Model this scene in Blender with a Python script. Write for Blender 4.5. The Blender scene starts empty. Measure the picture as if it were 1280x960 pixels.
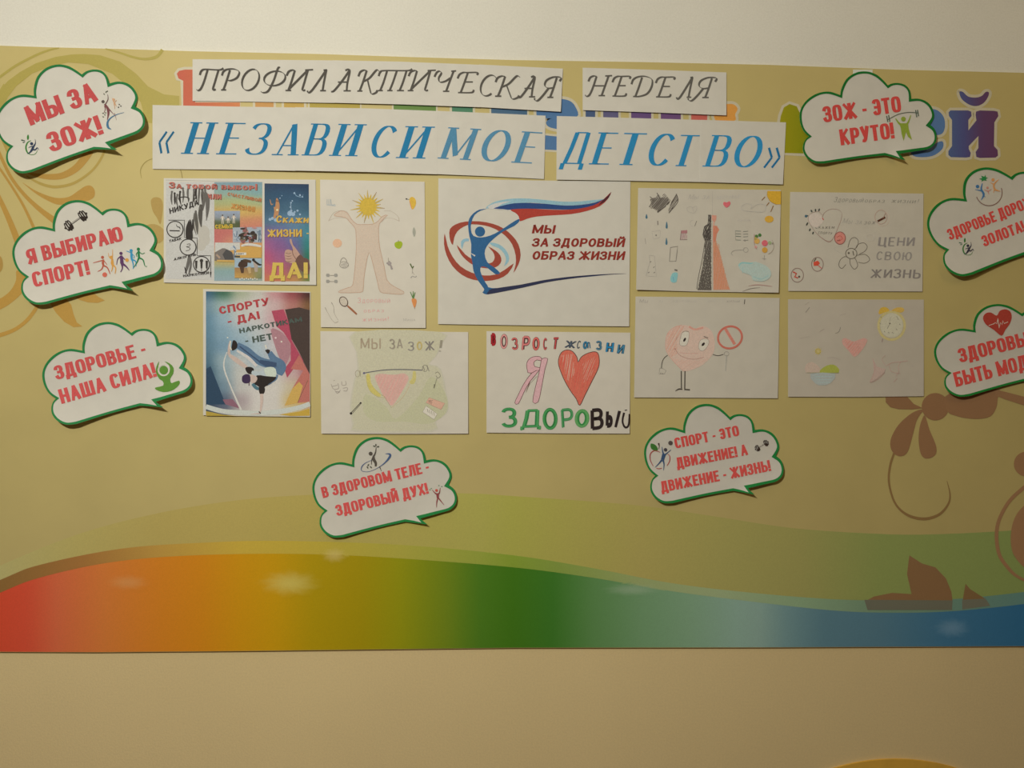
import bpy, bmesh, math, random
from mathutils import Vector, Matrix, Euler
from mathutils.geometry import delaunay_2d_cdt
random.seed(7)
PI = math.pi
SC = bpy.context.scene
COL = SC.collection

# ------------------------------------------------------------------ camera
CAM = Vector((0.058, -1.67, 1.60))
cam_data = bpy.data.cameras.new('camera')
cam_data.sensor_width = 36.0
cam_data.lens = 36.0 * 1000 / 1280
cam_data.clip_start = 0.02
cam = bpy.data.objects.new('camera', cam_data)
COL.objects.link(cam)
ROT = (Matrix.Rotation(math.radians(-2.0), 3, 'Z') @ Matrix.Rotation(PI / 2, 3, 'X')
       @ Matrix.Rotation(math.radians(0.44), 3, 'Z'))
cam.matrix_world = Matrix.Translation(CAM) @ ROT.to_4x4()
SC.camera = cam

# ------------------------------------------------------------------ world, lamp, exposure
world = bpy.data.worlds.new('dim_interior')
SC.world = world
world.use_nodes = True
world.node_tree.nodes['Background'].inputs[0].default_value = (1.0, 0.62, 0.38, 1)
world.node_tree.nodes['Background'].inputs[1].default_value = 0.035
LAMP = Vector((-0.70, -1.95, 2.45))
ld = bpy.data.lights.new('ceiling_lamp_light', 'AREA')
ld.shape = 'DISK'
ld.size = 0.16
ld.energy = 26.3
ld.color = (1.0, 0.93, 0.74)
lo = bpy.data.objects.new('ceiling_lamp_light', ld)
COL.objects.link(lo)
lo.location = LAMP
lo.rotation_euler = (Vector((-0.1, 0, 1.5)) - LAMP).to_track_quat('-Z', 'Y').to_euler()
ld2 = bpy.data.lights.new('added_fill_light', 'AREA')  # unseen warm fill, added to brighten the upper right of the wall
ld2.shape = 'DISK'
ld2.size = 0.25
ld2.energy = 1.4
ld2.color = (1.0, 0.68, 0.24)
lo2 = bpy.data.objects.new('added_fill_light', ld2)
COL.objects.link(lo2)
FILL_POS = Vector((1.55, -1.3, 2.65))
lo2.location = FILL_POS
lo2.rotation_euler = (Vector((1.2, 0, 1.8)) - FILL_POS).to_track_quat('-Z', 'Y').to_euler()
SC.view_settings.view_transform = 'Standard'
SC.view_settings.look = 'None'
SC.view_settings.gamma = 1
SC.view_settings.use_curve_mapping = False
SC.view_settings.exposure = 0.0


# ------------------------------------------------------------------ photograph frame -> wall plane
def W(px, py, h=0.0):
    """point of the wall (h metres proud of it) that stands at this place of the 1280x960 frame"""
    d = ROT @ Vector(((px - 640) / 1000, -(py - 480) / 1000, -1))
    t = (-h - CAM.y) / d.y
    return CAM + d * t


def lin(c):
    return tuple((v / 255 / 12.92) if v <= 10.3 else ((v / 255 + 0.055) / 1.055) ** 2.4 for v in c)


G0 = 1.95 / (W(640, 480) - LAMP).length ** 3
KC = (0.507, 0.47, 0.365)
FC = (0.035, 0.012, 0.003)
KD = (0.20, 0.125, 0.05)


def light_at(px, py):
    g = 1.95 / (W(px, py) - LAMP).length ** 3 / G0
    g2 = 1.0 / (W(px, py) - FILL_POS).length ** 3
    return [k * g + f + q * g2 for k, f, q in zip(KC, FC, KD)]


def albedo(c, px, py):
    """surface colour of a thing seen as the sRGB colour c at this place, given how the lamp falls off"""
    return tuple(min(0.93, max(0.003, v / l)) for v, l in zip(lin(c), light_at(px, py)))


# ------------------------------------------------------------------ materials
def new_mat(name):
    m = bpy.data.materials.new(name)
    m.use_nodes = True
    nt = m.node_tree
    return m, nt, nt.nodes['Principled BSDF']


def plain(name, colour, rough=0.7, spec=0.3, nscale=60, namt=0.04, bump=0.0, bscale=300, coat=0.0):
    """one base colour varied by noise, with an optional fine relief"""
    m, nt, p = new_mat(name)
    N, L = nt.nodes, nt.links
    tc = N.new('ShaderNodeTexCoord')
    no = N.new('ShaderNodeTexNoise'); no.inputs['Scale'].default_value = nscale; no.inputs['Detail'].default_value = 5
    L.new(tc.outputs['Object'], no.inputs['Vector'])
    mr = N.new('ShaderNodeMapRange')
    mr.inputs[1].default_value = 0.3; mr.inputs[2].default_value = 0.7
    mr.inputs[3].default_value = 1 - namt; mr.inputs[4].default_value = 1 + namt
    L.new(no.outputs[0], mr.inputs[0])
    vm = N.new('ShaderNodeVectorMath'); vm.operation = 'SCALE'
    vm.inputs[0].default_value = colour[:3]
    L.new(mr.outputs[0], vm.inputs['Scale'])
    L.new(vm.outputs[0], p.inputs['Base Color'])
    p.inputs['Roughness'].default_value = rough
    p.inputs['Specular IOR Level'].default_value = spec
    p.inputs['Coat Weight'].default_value = coat
    if bump:
        n2 = N.new('ShaderNodeTexNoise'); n2.inputs['Scale'].default_value = bscale; n2.inputs['Detail'].default_value = 4
        L.new(tc.outputs['Object'], n2.inputs['Vector'])
        b = N.new('ShaderNodeBump'); b.inputs['Strength'].default_value = bump; b.inputs['Distance'].default_value = 0.002
        L.new(n2.outputs[0], b.inputs['Height']); L.new(b.outputs[0], p.inputs['Normal'])
    return m


def ink_mat(name, hatch=False, rough=0.75, spec=0.2, grain=0.08):
    """printed ink or coloured pencil: colour held by the mesh, broken up by procedural grain"""
    m, nt, p = new_mat(name)
    N, L = nt.nodes, nt.links
    at = N.new('ShaderNodeAttribute'); at.attribute_name = 'ink'
    tc = N.new('ShaderNodeTexCoord')
    no = N.new('ShaderNodeTexNoise'); no.inputs['Scale'].default_value = 420; no.inputs['Detail'].default_value = 3
    L.new(tc.outputs['Object'], no.inputs['Vector'])
    mr = N.new('ShaderNodeMapRange')
    mr.inputs[1].default_value = 0.3; mr.inputs[2].default_value = 0.7
    mr.inputs[3].default_value = 1 - grain; mr.inputs[4].default_value = 1 + grain
    L.new(no.outputs[0], mr.inputs[0])
    vm = N.new('ShaderNodeVectorMath'); vm.operation = 'SCALE'
    L.new(at.outputs['Color'], vm.inputs[0]); L.new(mr.outputs[0], vm.inputs['Scale'])
    L.new(vm.outputs[0], p.inputs['Base Color'])
    p.inputs['Roughness'].default_value = rough
    p.inputs['Specular IOR Level'].default_value = spec
    if hatch:
        mp = N.new('ShaderNodeMapping'); mp.inputs['Rotation'].default_value = (0, 0.35, 0)
        mp.inputs['Scale'].default_value = (700, 1, 150)
        L.new(tc.outputs['Object'], mp.inputs['Vector'])
        n2 = N.new('ShaderNodeTexNoise'); n2.inputs['Scale'].default_value = 1.0; n2.inputs['Detail'].default_value = 4
        L.new(mp.outputs[0], n2.inputs['Vector'])
        m2 = N.new('ShaderNodeMapRange')
        m2.inputs[1].default_value = 0.35; m2.inputs[2].default_value = 0.62
        m2.inputs[3].default_value = 0.84; m2.inputs[4].default_value = 1.08
        L.new(n2.outputs[0], m2.inputs[0])
        mu = N.new('ShaderNodeMath'); mu.operation = 'MULTIPLY'; mu.use_clamp = True
        L.new(m2.outputs[0], mu.inputs[0]); L.new(at.outputs['Alpha'], mu.inputs[1])
        mx = N.new('ShaderNodeMix'); mx.data_type = 'RGBA'
        mx.inputs[6].default_value = tuple(.96 * v for v in albedo((189, 180, 160), 570, 375)) + (1,)
        L.new(mu.outputs[0], mx.inputs[0]); L.new(vm.outputs[0], mx.inputs[7])
        L.new(mx.outputs[2], p.inputs['Base Color'])
    return m


INK = ink_mat('printed_ink')
PENCIL = ink_mat('coloured_pencil', hatch=True)
VINYL_INK = ink_mat('vinyl_print', rough=0.5, spec=0.35, grain=0.035)
_papers = {}


def paper_mat(c, name='white_paper'):
    k = (tuple(round(v, 3) for v in c), name)
    if k not in _papers:
        _papers[k] = plain(name, c, rough=0.85, spec=0.15, nscale=35, namt=0.025, bump=0.25, bscale=45)
    return _papers[k]


# ------------------------------------------------------------------ objects
def tag(o, label=None, cat=None, group=None, kind=None):
    if label: o['label'] = label
    if cat: o['category'] = cat
    if group: o['group'] = group
    if kind: o['kind'] = kind
    return o


def link(name, me, parent=None):
    o = bpy.data.objects.new(name, me)
    COL.objects.link(o)
    if parent: o.parent = parent
    return o


def box(name, lo_, hi_, mat, parent=None):
    bm = bmesh.new()
    bmesh.ops.create_cube(bm, size=1)
    for v in bm.verts:
        v.co = Vector([(lo_[i] + hi_[i]) / 2 + v.co[i] * (hi_[i] - lo_[i]) for i in range(3)])
    me = bpy.data.meshes.new(name); bm.to_mesh(me); bm.free()
    me.materials.append(mat)
    return link(name, me, parent)


def smooth(pts, n=6, closed=False):
    """Catmull-Rom through the points"""
    P = list(pts); m = len(P)
    if m < 3: return P
    out = []
    rng = range(m) if closed else range(m - 1)
    for i in rng:
        if closed: a, b, c, d = P[i - 1], P[i], P[(i + 1) % m], P[(i + 2) % m]
        else: a, b, c, d = P[max(i - 1, 0)], P[i], P[i + 1], P[min(i + 2, m - 1)]
        for k in range(n):
            t = k / n
            out.append(tuple(0.5 * (2 * b[j] + (c[j] - a[j]) * t + (2 * a[j] - 5 * b[j] + 4 * c[j] - d[j]) * t * t
                                    + (3 * b[j] - a[j] - 3 * c[j] + d[j]) * t ** 3) for j in range(len(b))))
    if not closed: out.append(tuple(P[-1]))
    return out


def arc(cx, cy, rx, ry, a0, a1, n=14, e=2.0):
    out = []
    for i in range(n + 1):
        a = math.radians(a0 + (a1 - a0) * i / n)
        c, s = math.cos(a), math.sin(a)
        out.append((cx + rx * math.copysign(abs(c) ** (2 / e), c), cy + ry * math.copysign(abs(s) ** (2 / e), s)))
    return out


def inside(p, poly):
    x, y = p; r = False
    for i in range(len(poly)):
        x1, y1 = poly[i - 1][:2]; x2, y2 = poly[i][:2]
        if (y1 > y) != (y2 > y) and x < (x2 - x1) * (y - y1) / (y2 - y1) + x1: r = not r
    return r


def triangulate(outer, holes=(), step=None):
    vs = [Vector(p[:2]) for p in outer]
    faces = [list(range(len(outer)))]
    for h in holes:
        b = len(vs); vs += [Vector(p[:2]) for p in h]; faces.append(list(range(b, b + len(h))))
    if step:
        xs = [p[0] for p in outer]; ys = [p[1] for p in outer]
        x = min(xs) + step * 0.37
        while x < max(xs):
            y = min(ys) + step * 0.41
            while y < max(ys):
                if inside((x, y), outer) and not any(inside((x, y), h) for h in holes): vs.append(Vector((x, y)))
                y += step
            x += step
    r = delaunay_2d_cdt(vs, [], faces, 1, 1e-5)
    co = [tuple(v) for v in r[0]]
    def mid(f): return sum(co[i][0] for i in f) / len(f), sum(co[i][1] for i in f) / len(f)
    return co, [tuple(f) for f in r[2] if inside(mid(f), outer) and not any(inside(mid(f), h) for h in holes)]


def crop(ox, oy, s):
    return lambda p: (ox + p[0] / s, oy + p[1] / s) + tuple(p[2:])


class Ink:
    """collects flat coloured shapes given in frame coordinates; each lies a hair above the one before"""
    def __init__(self, h=0.0, T=None, start=0.00012, vinyl=False, d=1.2e-5, step=6):
        self.step = step if not vinyl else 40
        self.h = h if callable(h) else (lambda x, y: h)
        self.T = T or (lambda p: p)
        self.v, self.f, self.c, self.m = [], [], [], []
        self.e = start; self.d = d; self.vinyl = vinyl

    def up(self): self.e += self.d

    sat = 1.0

    def col(self, c, x, y):
        if self.sat != 1.0:
            g = .3 * c[0] + .59 * c[1] + .11 * c[2]
            c = tuple(g + (v - g) * self.sat for v in c[:3]) + tuple(c[3:])
        return albedo(c[:3], x, y) + ((c[3],) if len(c) > 3 else (1.0,))

    def add(self, pts, faces, c, pencil=False, cols=None):
        """pts already in frame coordinates"""
        b = len(self.v)
        if cols is None:
            mx = sum(p[0] for p in pts) / len(pts); my = sum(p[1] for p in pts) / len(pts)
            cc = self.col(c, mx, my)
        for i, p in enumerate(pts):
            self.v.append(W(p[0], p[1], self.h(p[0], p[1]) + self.e))
            self.c.append(cc if cols is None else cols[i])
        for f in faces:
            self.f.append([b + i for i in f]); self.m.append(1 if pencil else 0)

    def fill(self, pts, c, sm=0, pencil=None, holes=(), step=None, T=None):
        T = T or self.T
        pts = [T(p) for p in pts]
        if sm: pts = smooth(pts, sm, True)
        hs = []
        for h in holes:
            h = [T(p) for p in h]
            if sm: h = smooth(h, sm, True)
            hs.append(h)
        if pencil is None: pencil = len(c) > 3
        self.up()
        st = self.step if step is None else step
        if max(p[0] for p in pts) - min(p[0] for p in pts) > 2.2 * st or max(p[1] for p in pts) - min(p[1] for p in pts) > 2.2 * st:
            q = []
            for i in range(len(pts)):
                a, b = pts[i], pts[(i + 1) % len(pts)]; m = max(1, int(math.dist(a, b) / st / 1.2))
                q += [(a[0] + (b[0] - a[0]) * j / m, a[1] + (b[1] - a[1]) * j / m) for j in range(m)]
            vs, fs = triangulate(q, hs, st)
        else: vs, fs = triangulate(pts, hs, None)
        self.add(vs, fs, c, pencil)

    def line(self, pts, w, c, sm=5, closed=False, pencil=None, T=None, ws=1.0, bump=True):
        """stroke; w in the units of the points, one width or one per point"""
        T0 = T or self.T
        sc = math.dist(T0((0, 0)), T0((1, 0)))
        if isinstance(w, (int, float)): w = [w] * len(pts)
        q = [T0(p[:2]) + (wi * sc * ws,) for p, wi in zip(pts, w)]
        if sm and len(q) > 2: q = smooth(q, sm, closed)
        if pencil is None: pencil = len(c) > 3
        if bump: self.up()
        self.strip(q, c, pencil, closed)

    def strip(self, q, c, pencil=False, closed=False):
        if not self.vinyl:
            r = []
            for i in range(len(q) if closed else len(q) - 1):
                a, b = q[i], q[(i + 1) % len(q)]; m = max(1, int(math.dist(a[:2], b[:2]) / self.step))
                r += [tuple(a[j] + (b[j] - a[j]) * k / m for j in range(3)) for k in range(m)]
            q = r if closed else r + [q[-1]]
        n = len(q); P = []
        for i in range(n):
            if closed: a, b = q[i - 1], q[(i + 1) % n]
            else: a, b = q[max(i - 1, 0)], q[min(i + 1, n - 1)]
            dx, dy = b[0] - a[0], b[1] - a[1]; l = math.hypot(dx, dy) or 1
            k = q[i][2] / 2 / l
            P.append((q[i][0] - dy * k, q[i][1] + dx * k)); P.append((q[i][0] + dy * k, q[i][1] - dx * k))
        F = [(2 * i, 2 * i + 1, (2 * i + 3) % (2 * n), (2 * i + 2) % (2 * n)) for i in range(n if closed else n - 1)]
        self.add(P, F, c, pencil)

    def dot(self, x, y, r, c, ry=None, a=0, T=None, n=18, pencil=None):
        ca, sa = math.cos(math.radians(a)), math.sin(math.radians(a)); ry = ry or r
        self.fill([(x + r * math.cos(t) * ca - ry * math.sin(t) * sa, y + r * math.cos(t) * sa + ry * math.sin(t) * ca)
                   for t in [2 * PI * i / n for i in range(n)]], c, T=T, pencil=pencil)

    def ring(self, x, y, r, w, c, ry=None, a=0, T=None, a0=0, a1=360, n=26, pencil=None):
        ca, sa = math.cos(math.radians(a)), math.sin(math.radians(a)); ry = ry or r
        full = a1 - a0 >= 360
        ts = [math.radians(a0 + (a1 - a0) * i / n) for i in range(n if full else n + 1)]
        self.line([(x + r * math.cos(t) * ca - ry * math.sin(t) * sa, y + r * math.cos(t) * sa + ry * math.sin(t) * ca)
                   for t in ts], w, c, sm=0, closed=full, T=T, pencil=pencil)

    def scribble(self, poly, n, w, c, ang=60, T=None, jit=0.3):
        """pencil hatching that fills a polygon with n slanting strokes"""
        T = T or self.T
        P = [T(p) for p in poly]; sc = math.dist(T((0, 0)), T((1, 0)))
        a = math.radians(ang); u = (math.cos(a), -math.sin(a)); v = (math.sin(a), math.cos(a))
        pr = [p[0] * v[0] + p[1] * v[1] for p in P]
        self.up()
        for i in range(n):
            s = min(pr) + (max(pr) - min(pr)) * (i + 0.5 + random.uniform(-jit, jit)) / n
            ts = []
            for k in range(len(P)):
                p, q = P[k - 1], P[k]; s1 = p[0] * v[0] + p[1] * v[1] - s; s2 = q[0] * v[0] + q[1] * v[1] - s
                if (s1 > 0) != (s2 > 0):
                    t = s1 / (s1 - s2); x, y = p[0] + (q[0] - p[0]) * t, p[1] + (q[1] - p[1]) * t
                    ts.append(x * u[0] + y * u[1])
            ts.sort()
            for k in range(0, len(ts) - 1, 2):
                A, B = ts[k], ts[k + 1]; j = random.uniform(-1, 1) * w * sc * .8
                self.strip([(s * v[0] + A * u[0], s * v[1] + A * u[1], w * sc * .7), ((s + j) * v[0] + (A + B) / 2 * u[0], (s + j) * v[1] + (A + B) / 2 * u[1], w * sc), (s * v[0] + B * u[0], s * v[1] + B * u[1], w * sc * .7)], c, len(c) > 3)

    def grid(self, corners, rows, sub=5, T=None):
        """print with soft colour changes: rows of colours spread over a quad (tl, tr, br, bl)"""
        T = T or self.T
        a, b, c, d = [T(p) for p in corners]
        R, Cn = len(rows), len(rows[0]); nr, nc = (R - 1) * sub, (Cn - 1) * sub
        pts, cols, fs = [], [], []
        for i in range(nr + 1):
            for j in range(nc + 1):
                u, v = j / nc, i / nr
                x = (a[0] * (1 - u) + b[0] * u) * (1 - v) + (d[0] * (1 - u) + c[0] * u) * v
                y = (a[1] * (1 - u) + b[1] * u) * (1 - v) + (d[1] * (1 - u) + c[1] * u) * v
                fi, fj = v * (R - 1), u * (Cn - 1); i0, j0 = min(int(fi), R - 2), min(int(fj), Cn - 2); s, t = fi - i0, fj - j0
                s = s * s * (3 - 2 * s); t = t * t * (3 - 2 * t)
                col = [(rows[i0][j0][k] * (1 - t) + rows[i0][j0 + 1][k] * t) * (1 - s) + (rows[i0 + 1][j0][k] * (1 - t) + rows[i0 + 1][j0 + 1][k] * t) * s for k in range(3)]
                pts.append((x, y)); cols.append(self.col(col, x, y))
                if i < nr and j < nc:
                    k = i * (nc + 1) + j; fs.append((k, k + 1, k + nc + 2, k + nc + 1))
        self.up(); self.add(pts, fs, None, cols=cols)

    def cut(self, name, parent, label=None):
        """what has been drawn so far becomes a part of its own"""
        o = self.build(name, parent, label)
        self.v, self.f, self.c, self.m = [], [], [], []
        return o

    def build(self, name, parent, label=None):
        me = bpy.data.meshes.new(name)
        me.from_pydata([tuple(v) for v in self.v], [], self.f)
        at = me.color_attributes.new('ink', 'FLOAT_COLOR', 'POINT')
        at.data.foreach_set('color', [x for c in self.c for x in c])
        me.materials.append(VINYL_INK if self.vinyl else INK)
        me.materials.append(PENCIL)
        me.polygons.foreach_set('material_index', self.m)
        # every flat shape faces the room
        bm = bmesh.new(); bm.from_mesh(me)
        for f in bm.faces:
            if f.normal.y > 0: f.normal_flip()
        bm.to_mesh(me); bm.free()
        o = link(name, me, parent)
        if label: o['label'] = label
        return o


# ------------------------------------------------------------------ lettering (own stroke alphabet, cap height 1)
def V(x, a=0, b=1): return ([(x, a), (x, b)], 't')
def H(y, a=0, b=1): return ([(a, y), (b, y)], 't')
def D(*p): return (list(p), 't')
def d(*p): return (list(p), 'h')
def soft(): return [([(-.0, 0), (-.0, 1)], 't')]
BOWL = lambda x0, x1, y0, y1: ([(x0, y1), ((x0 + x1) / 2, y1)] + arc((x0 + x1) / 2, (y0 + y1) / 2, (x1 - x0) / 2, (y1 - y0) / 2, 90, -90, 10, 2.4) + [(x0, y0)], 't')
def glyphs(e):
    O_ = lambda cx, rx: (arc(cx, .5, rx, .5, 90, 450, 28, e), 'o')
    return {
        'А': (1.1, [d((0, 0), (.48, 1)), D((.52, 1), (1, 0)), d((.2, .3), (.8, .3))], [(0, 0), (1, 0)]),
        'Б': (1, [V(0), H(1, 0, .9), BOWL(0, 1, 0, .56)], [(0, 0)]),
        'В': (1, [V(0), BOWL(0, .92, .52, 1), BOWL(0, 1, 0, .52)], [(0, 0), (0, 1)]),
        'Г': (.85, [V(0), H(1)], [(0, 0)]),
        'Д': (1.15, [D((.1, 0), (.22, .5), (.28, 1)), V(.86), H(1, .28, .86), H(0), V(0, -.2, 0), V(1, -.2, 0)], []),
        'Е': (.9, [V(0), H(1), H(.52, 0, .85), H(0)], [(0, 0), (0, 1)]),
        'Ж': (1.5, [V(.5), d((0, 1), (.48, .5)), d((1, 1), (.52, .5)), D((.0, 0), (.48, .5)), D((1, 0), (.52, .5))], [(.5, 0), (.5, 1), (0, 0), (1, 0)]),
        'З': (.95, [(arc(.45, .76, .5, .24, 165, -90, 16, 2.3), 't'), (arc(.45, .26, .55, .26, 90, -165, 18, 2.3), 't')], []),
        'И': (1.05, [V(0), V(1), d((0, 0), (1, 1))], [(0, 0), (1, 0), (0, 1), (1, 1)]),
        'Й': (1.05, [V(0), V(1), d((0, 0), (1, 1)), (arc(.5, 1.3, .28, .14, 190, 350, 8), 't')], [(0, 0), (1, 0), (0, 1), (1, 1)]),
        'К': (1.05, [V(0), d((0, .45), (.95, 1)), D((.25, .6), (1, 0))], [(0, 0), (0, 1), (1, 0)]),
        'Л': (1.1, [V(1), H(1, .35, 1), D((0, .03), (.2, .2), (.35, 1))], [(1, 0)]),
        'М': (1.35, [V(0), V(1), D((0, 1), (.5, .1)), d((.5, .1), (1, 1))], [(0, 0), (1, 0), (0, 1), (1, 1)]),
        'Н': (1.05, [V(0), V(1), H(.5)], [(0, 0), (1, 0), (0, 1), (1, 1)]),
        'О': (1.05, [O_(.5, .5)], []),
        'П': (1.05, [V(0), V(1), H(1)], [(0, 0), (1, 0), (0, 1), (1, 1)]),
        'Р': (1, [V(0), BOWL(0, 1, .42, 1)], [(0, 0), (0, 1)]),
        'С': (1, [(arc(.5, .5, .5, .5, 40, 320, 26, e), 't')], []),
        'Т': (.95, [V(.5), H(1)], [(.5, 0)]),
        'У': (1, [D((0, 1), (.5, .35)), D((1, 1), (.55, .25), (.3, .02), (.1, .02))], [(0, 1), (1, 1)]),
        'Ф': (1.3, [V(.5), (arc(.5, .55, .5, .3, 90, 450, 24, e), 't')], [(.5, 0), (.5, 1)]),
        'Х': (1.05, [D((0, 1), (1, 0)), d((0, 0), (1, 1))], [(0, 0), (1, 0), (0, 1), (1, 1)]),
        'Ц': (1.1, [V(0), V(.9), H(0, 0, 1), V(1, -.2, 0)], []),
        'Ч': (1, [V(1), D((0, 1), (.02, .6), (.3, .42), (1, .45))], [(1, 0)]),
        'Ш': (1.5, [V(0), V(.5), V(1), H(0)], []),
        'Ы': (1.4, [V(0), BOWL(0, .62, 0, .56), V(1)], []),
        'Ь': (1, [V(0), BOWL(0, 1, 0, .56)], [(0, 0), (0, 1)]),
        'Э': (.95, [(arc(.5, .5, .5, .5, 140, -140, 26, e), 't'), H(.5, .3, 1)], []),
        'Ю': (1.45, [V(0), H(.5, 0, .4), O_(.68, .32)], [(0, 0), (0, 1)]),
        'Я': (1.02, [V(1), ([(1, 1), (.5, 1)] + arc(.5, .71, .5, .29, 90, 270, 10, 2.4) + [(1, .42)], 't'), D((.5, .42), (0, 0))], [(1, 0), (1, 1)]),
        '!': (.3, [V(.5, .32, 1), V(.5, 0, .06)], []),
        '-': (.5, [H(.42)], []),
        '«': (.75, [D((.45, .75), (0, .38)), D((0, .38), (.3, 0)), D((1, .75), (.55, .38)), D((.55, .38), (.85, 0))], []),
        '»': (.75, [D((.15, .75), (.45, .38)), D((.45, .38), (0, 0)), D((.7, .75), (1, .38)), D((1, .38), (.55, 0))], []),
    }


GL_HEAVY, GL_ROUND = glyphs(3.2), glyphs(2.0)
STY = {
    'heavy': dict(s=.25, t=.16, h=.8, e=GL_HEAVY, w=.62, gap=.07, ext=1, slant=0, serif=0, space=.32),
    'bold': dict(s=.24, t=.19, h=.85, e=GL_ROUND, w=.78, gap=.12, ext=1, slant=0, serif=0, space=.4),
    'quote': dict(s=.085, t=.05, h=1, e=GL_ROUND, w=.80, gap=.18, ext=0, slant=.16, serif=0, space=.4),
    'times': dict(s=.165, t=.034, h=.30, e=GL_ROUND, w=.80, gap=.18, ext=0, slant=.29, serif=1, space=.4),
    'hand': dict(s=.1, t=.1, h=1, e=GL_ROUND, w=.62, gap=.25, ext=0, slant=0, serif=0, space=.5),
}


def glyph_strokes(ch, st, w):
    """strokes of a letter in a box w wide and 1 high: lists of (x, y, width)"""
    g = st['e'].get(ch)
    if not g: return []
    s, t = st['s'], st['t']
    if st['ext']: mx = lambda u: s / 2 + u * (w - s); my = lambda v: t / 2 + v * (1 - t)
    else:
        ins = .11 if st['serif'] and g[2] and ch != 'Т' else 0
        inr = ins if ch in 'АНИЙМПК' else 0
        mx = lambda u: ins + s / 2 + u * (w - s - ins - inr); my = lambda v: t / 2 + v * (1 - t)
    out = []
    for pts, kind in g[1]:
        P = [(mx(u), my(v)) for u, v in pts]
        if len(P) > 3 and kind != 'o' and len(P) < 8: P = smooth(P, 5)
        n = len(P); Q = []
        for i in range(n):
            a, b = P[max(i - 1, 0)], P[min(i + 1, n - 1)]
            if kind == 'o': a, b = P[i - 1 if i else n - 2], P[i + 1 if i < n - 1 else 1]
            dx, dy = b[0] - a[0], b[1] - a[1]; l = math.hypot(dx, dy) or 1
            wd = math.hypot(s * dy / l, t * dx / l)
            if kind == 'h' and abs(dy) > .2 * l: wd *= st['h']
            Q.append([P[i][0], P[i][1], wd])
        if st['ext'] and kind != 'o':
            for k, m in ((0, 1), (-1, -2)):
                dx, dy = Q[k][0] - Q[m][0], Q[k][1] - Q[m][1]; l = math.hypot(dx, dy) or 1
                e = (t / 2) * abs(dy / l) + (s / 2) * abs(dx / l) * .9
                if abs(dy / l) > .3 and abs(dx / l) > .15: e = t / 2
                Q[k][0] += dx / l * e; Q[k][1] += dy / l * e
        out.append(Q)
    if st['serif']:
        for u, v in g[2]:
            x, y = mx(u), (.015 if v == 0 else .985)
            out.append([[x - .17, y, .034], [x, y, .034], [x + .17, y, .034]])
    return out


def text(ink, s, p0, p1, cap, style='heavy', c=(195, 80, 75), T=None, widths=None, slant=None, jitter=0, small=False):
    """a line of lettering whose baseline runs from p0 to p1 (in the crop's units)"""
    st = STY[style]; T = T or ink.T
    if slant is None: slant = st['slant']
    adv = []; x = 0
    for ch in s:
        low = ch != ch.upper()
        wd = st['space'] if ch == ' ' else st['e'].get(ch.upper(), (1,))[0] * st['w'] * (.84 if low else 1)
        adv.append((x, wd)); x += wd + (0 if ch == ' ' else st['gap'])
    total = x - st['gap']
    dx, dy = p1[0] - p0[0], p1[1] - p0[1]; L = math.hypot(dx, dy)
    kx = L / total; u = (dx / L, dy / L); up = (dy / L, -dx / L)
    sc = math.dist(T((0, 0)), T((1, 0)))
    ink.up()
    for ch, (x0, wd) in zip(s, adv):
        if ch == ' ': continue
        vs_ = .7 if ch != ch.upper() else 1.0; ch = ch.upper()
        jx, jy, js = [random.uniform(-1, 1) * jitter for _ in range(3)]
        for Q in glyph_strokes(ch, st, wd):
            # offset in letter space, then carry the outline over so that stems narrow with the letter
            n = len(Q); A, B = [], []
            for i in range(n):
                a, b = Q[max(i - 1, 0)], Q[min(i + 1, n - 1)]
                if ch in 'ОЮФ' and n > 20: a, b = Q[i - 1 if i else n - 2], Q[i + 1 if i < n - 1 else 1]
                ex, ey = b[0] - a[0], b[1] - a[1]; l = math.hypot(ex, ey) or 1; k = Q[i][2] / 2 / l
                for R, sg in ((A, 1), (B, -1)):
                    gx, gy = Q[i][0] - ey * k * sg, Q[i][1] + ex * k * sg
                    X = (x0 + gx) * kx + slant * gy * vs_ * cap + jx * cap; Y = (gy * vs_ * (1 + js) + jy) * cap
                    R.append(T((p0[0] + X * u[0] + Y * up[0], p0[1] + X * u[1] + Y * up[1])))
            P = [q for ab in zip(A, B) for q in ab]
            ink.add(P, [(2 * i, 2 * i + 1, 2 * i + 3, 2 * i + 2) for i in range(n - 1)], c, len(c) > 3)


def placed(ink, s, boxes, cap, y, style, c, T=None, slant=None):
    """letters each given their own foot extent (x0, x1); y(x) is the baseline"""
    for ch, (a, b) in zip(s, boxes):
        st = STY[style]
        text(ink, ch, (a, y(a)), (b, y(b)), cap, style, c, T, slant=slant)


# ------------------------------------------------------------------ a sheet of paper
def sheet(name, pts, h, mat, T=None, parent=None, sm=0, step=14, thick=0.00035):
    T = T or (lambda p: p)
    pts = [T(p) for p in pts]
    # densify the edges
    out = []
    for i in range(len(pts)):
        a, b = pts[i], pts[(i + 1) % len(pts)]
        n = max(1, int(math.dist(a, b) / step))
        out += [(a[0] + (b[0] - a[0]) * k / n, a[1] + (b[1] - a[1]) * k / n) for k in range(n)]
    vs, fs = triangulate(out, (), step)
    hf = h if callable(h) else (lambda x, y: h)
    me = bpy.data.meshes.new(name)
    me.from_pydata([tuple(W(x, y, hf(x, y))) for x, y in vs], [], fs)
    bm = bmesh.new(); bm.from_mesh(me)
    for f in bm.faces:
        if f.normal.y > 0: f.normal_flip()
    bm.to_mesh(me); bm.free()
    me.materials.append(mat)
    o = link(name, me, parent)
    so = o.modifiers.new('thickness', 'SOLIDIFY'); so.thickness = thick; so.offset = -1
    return o


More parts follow.
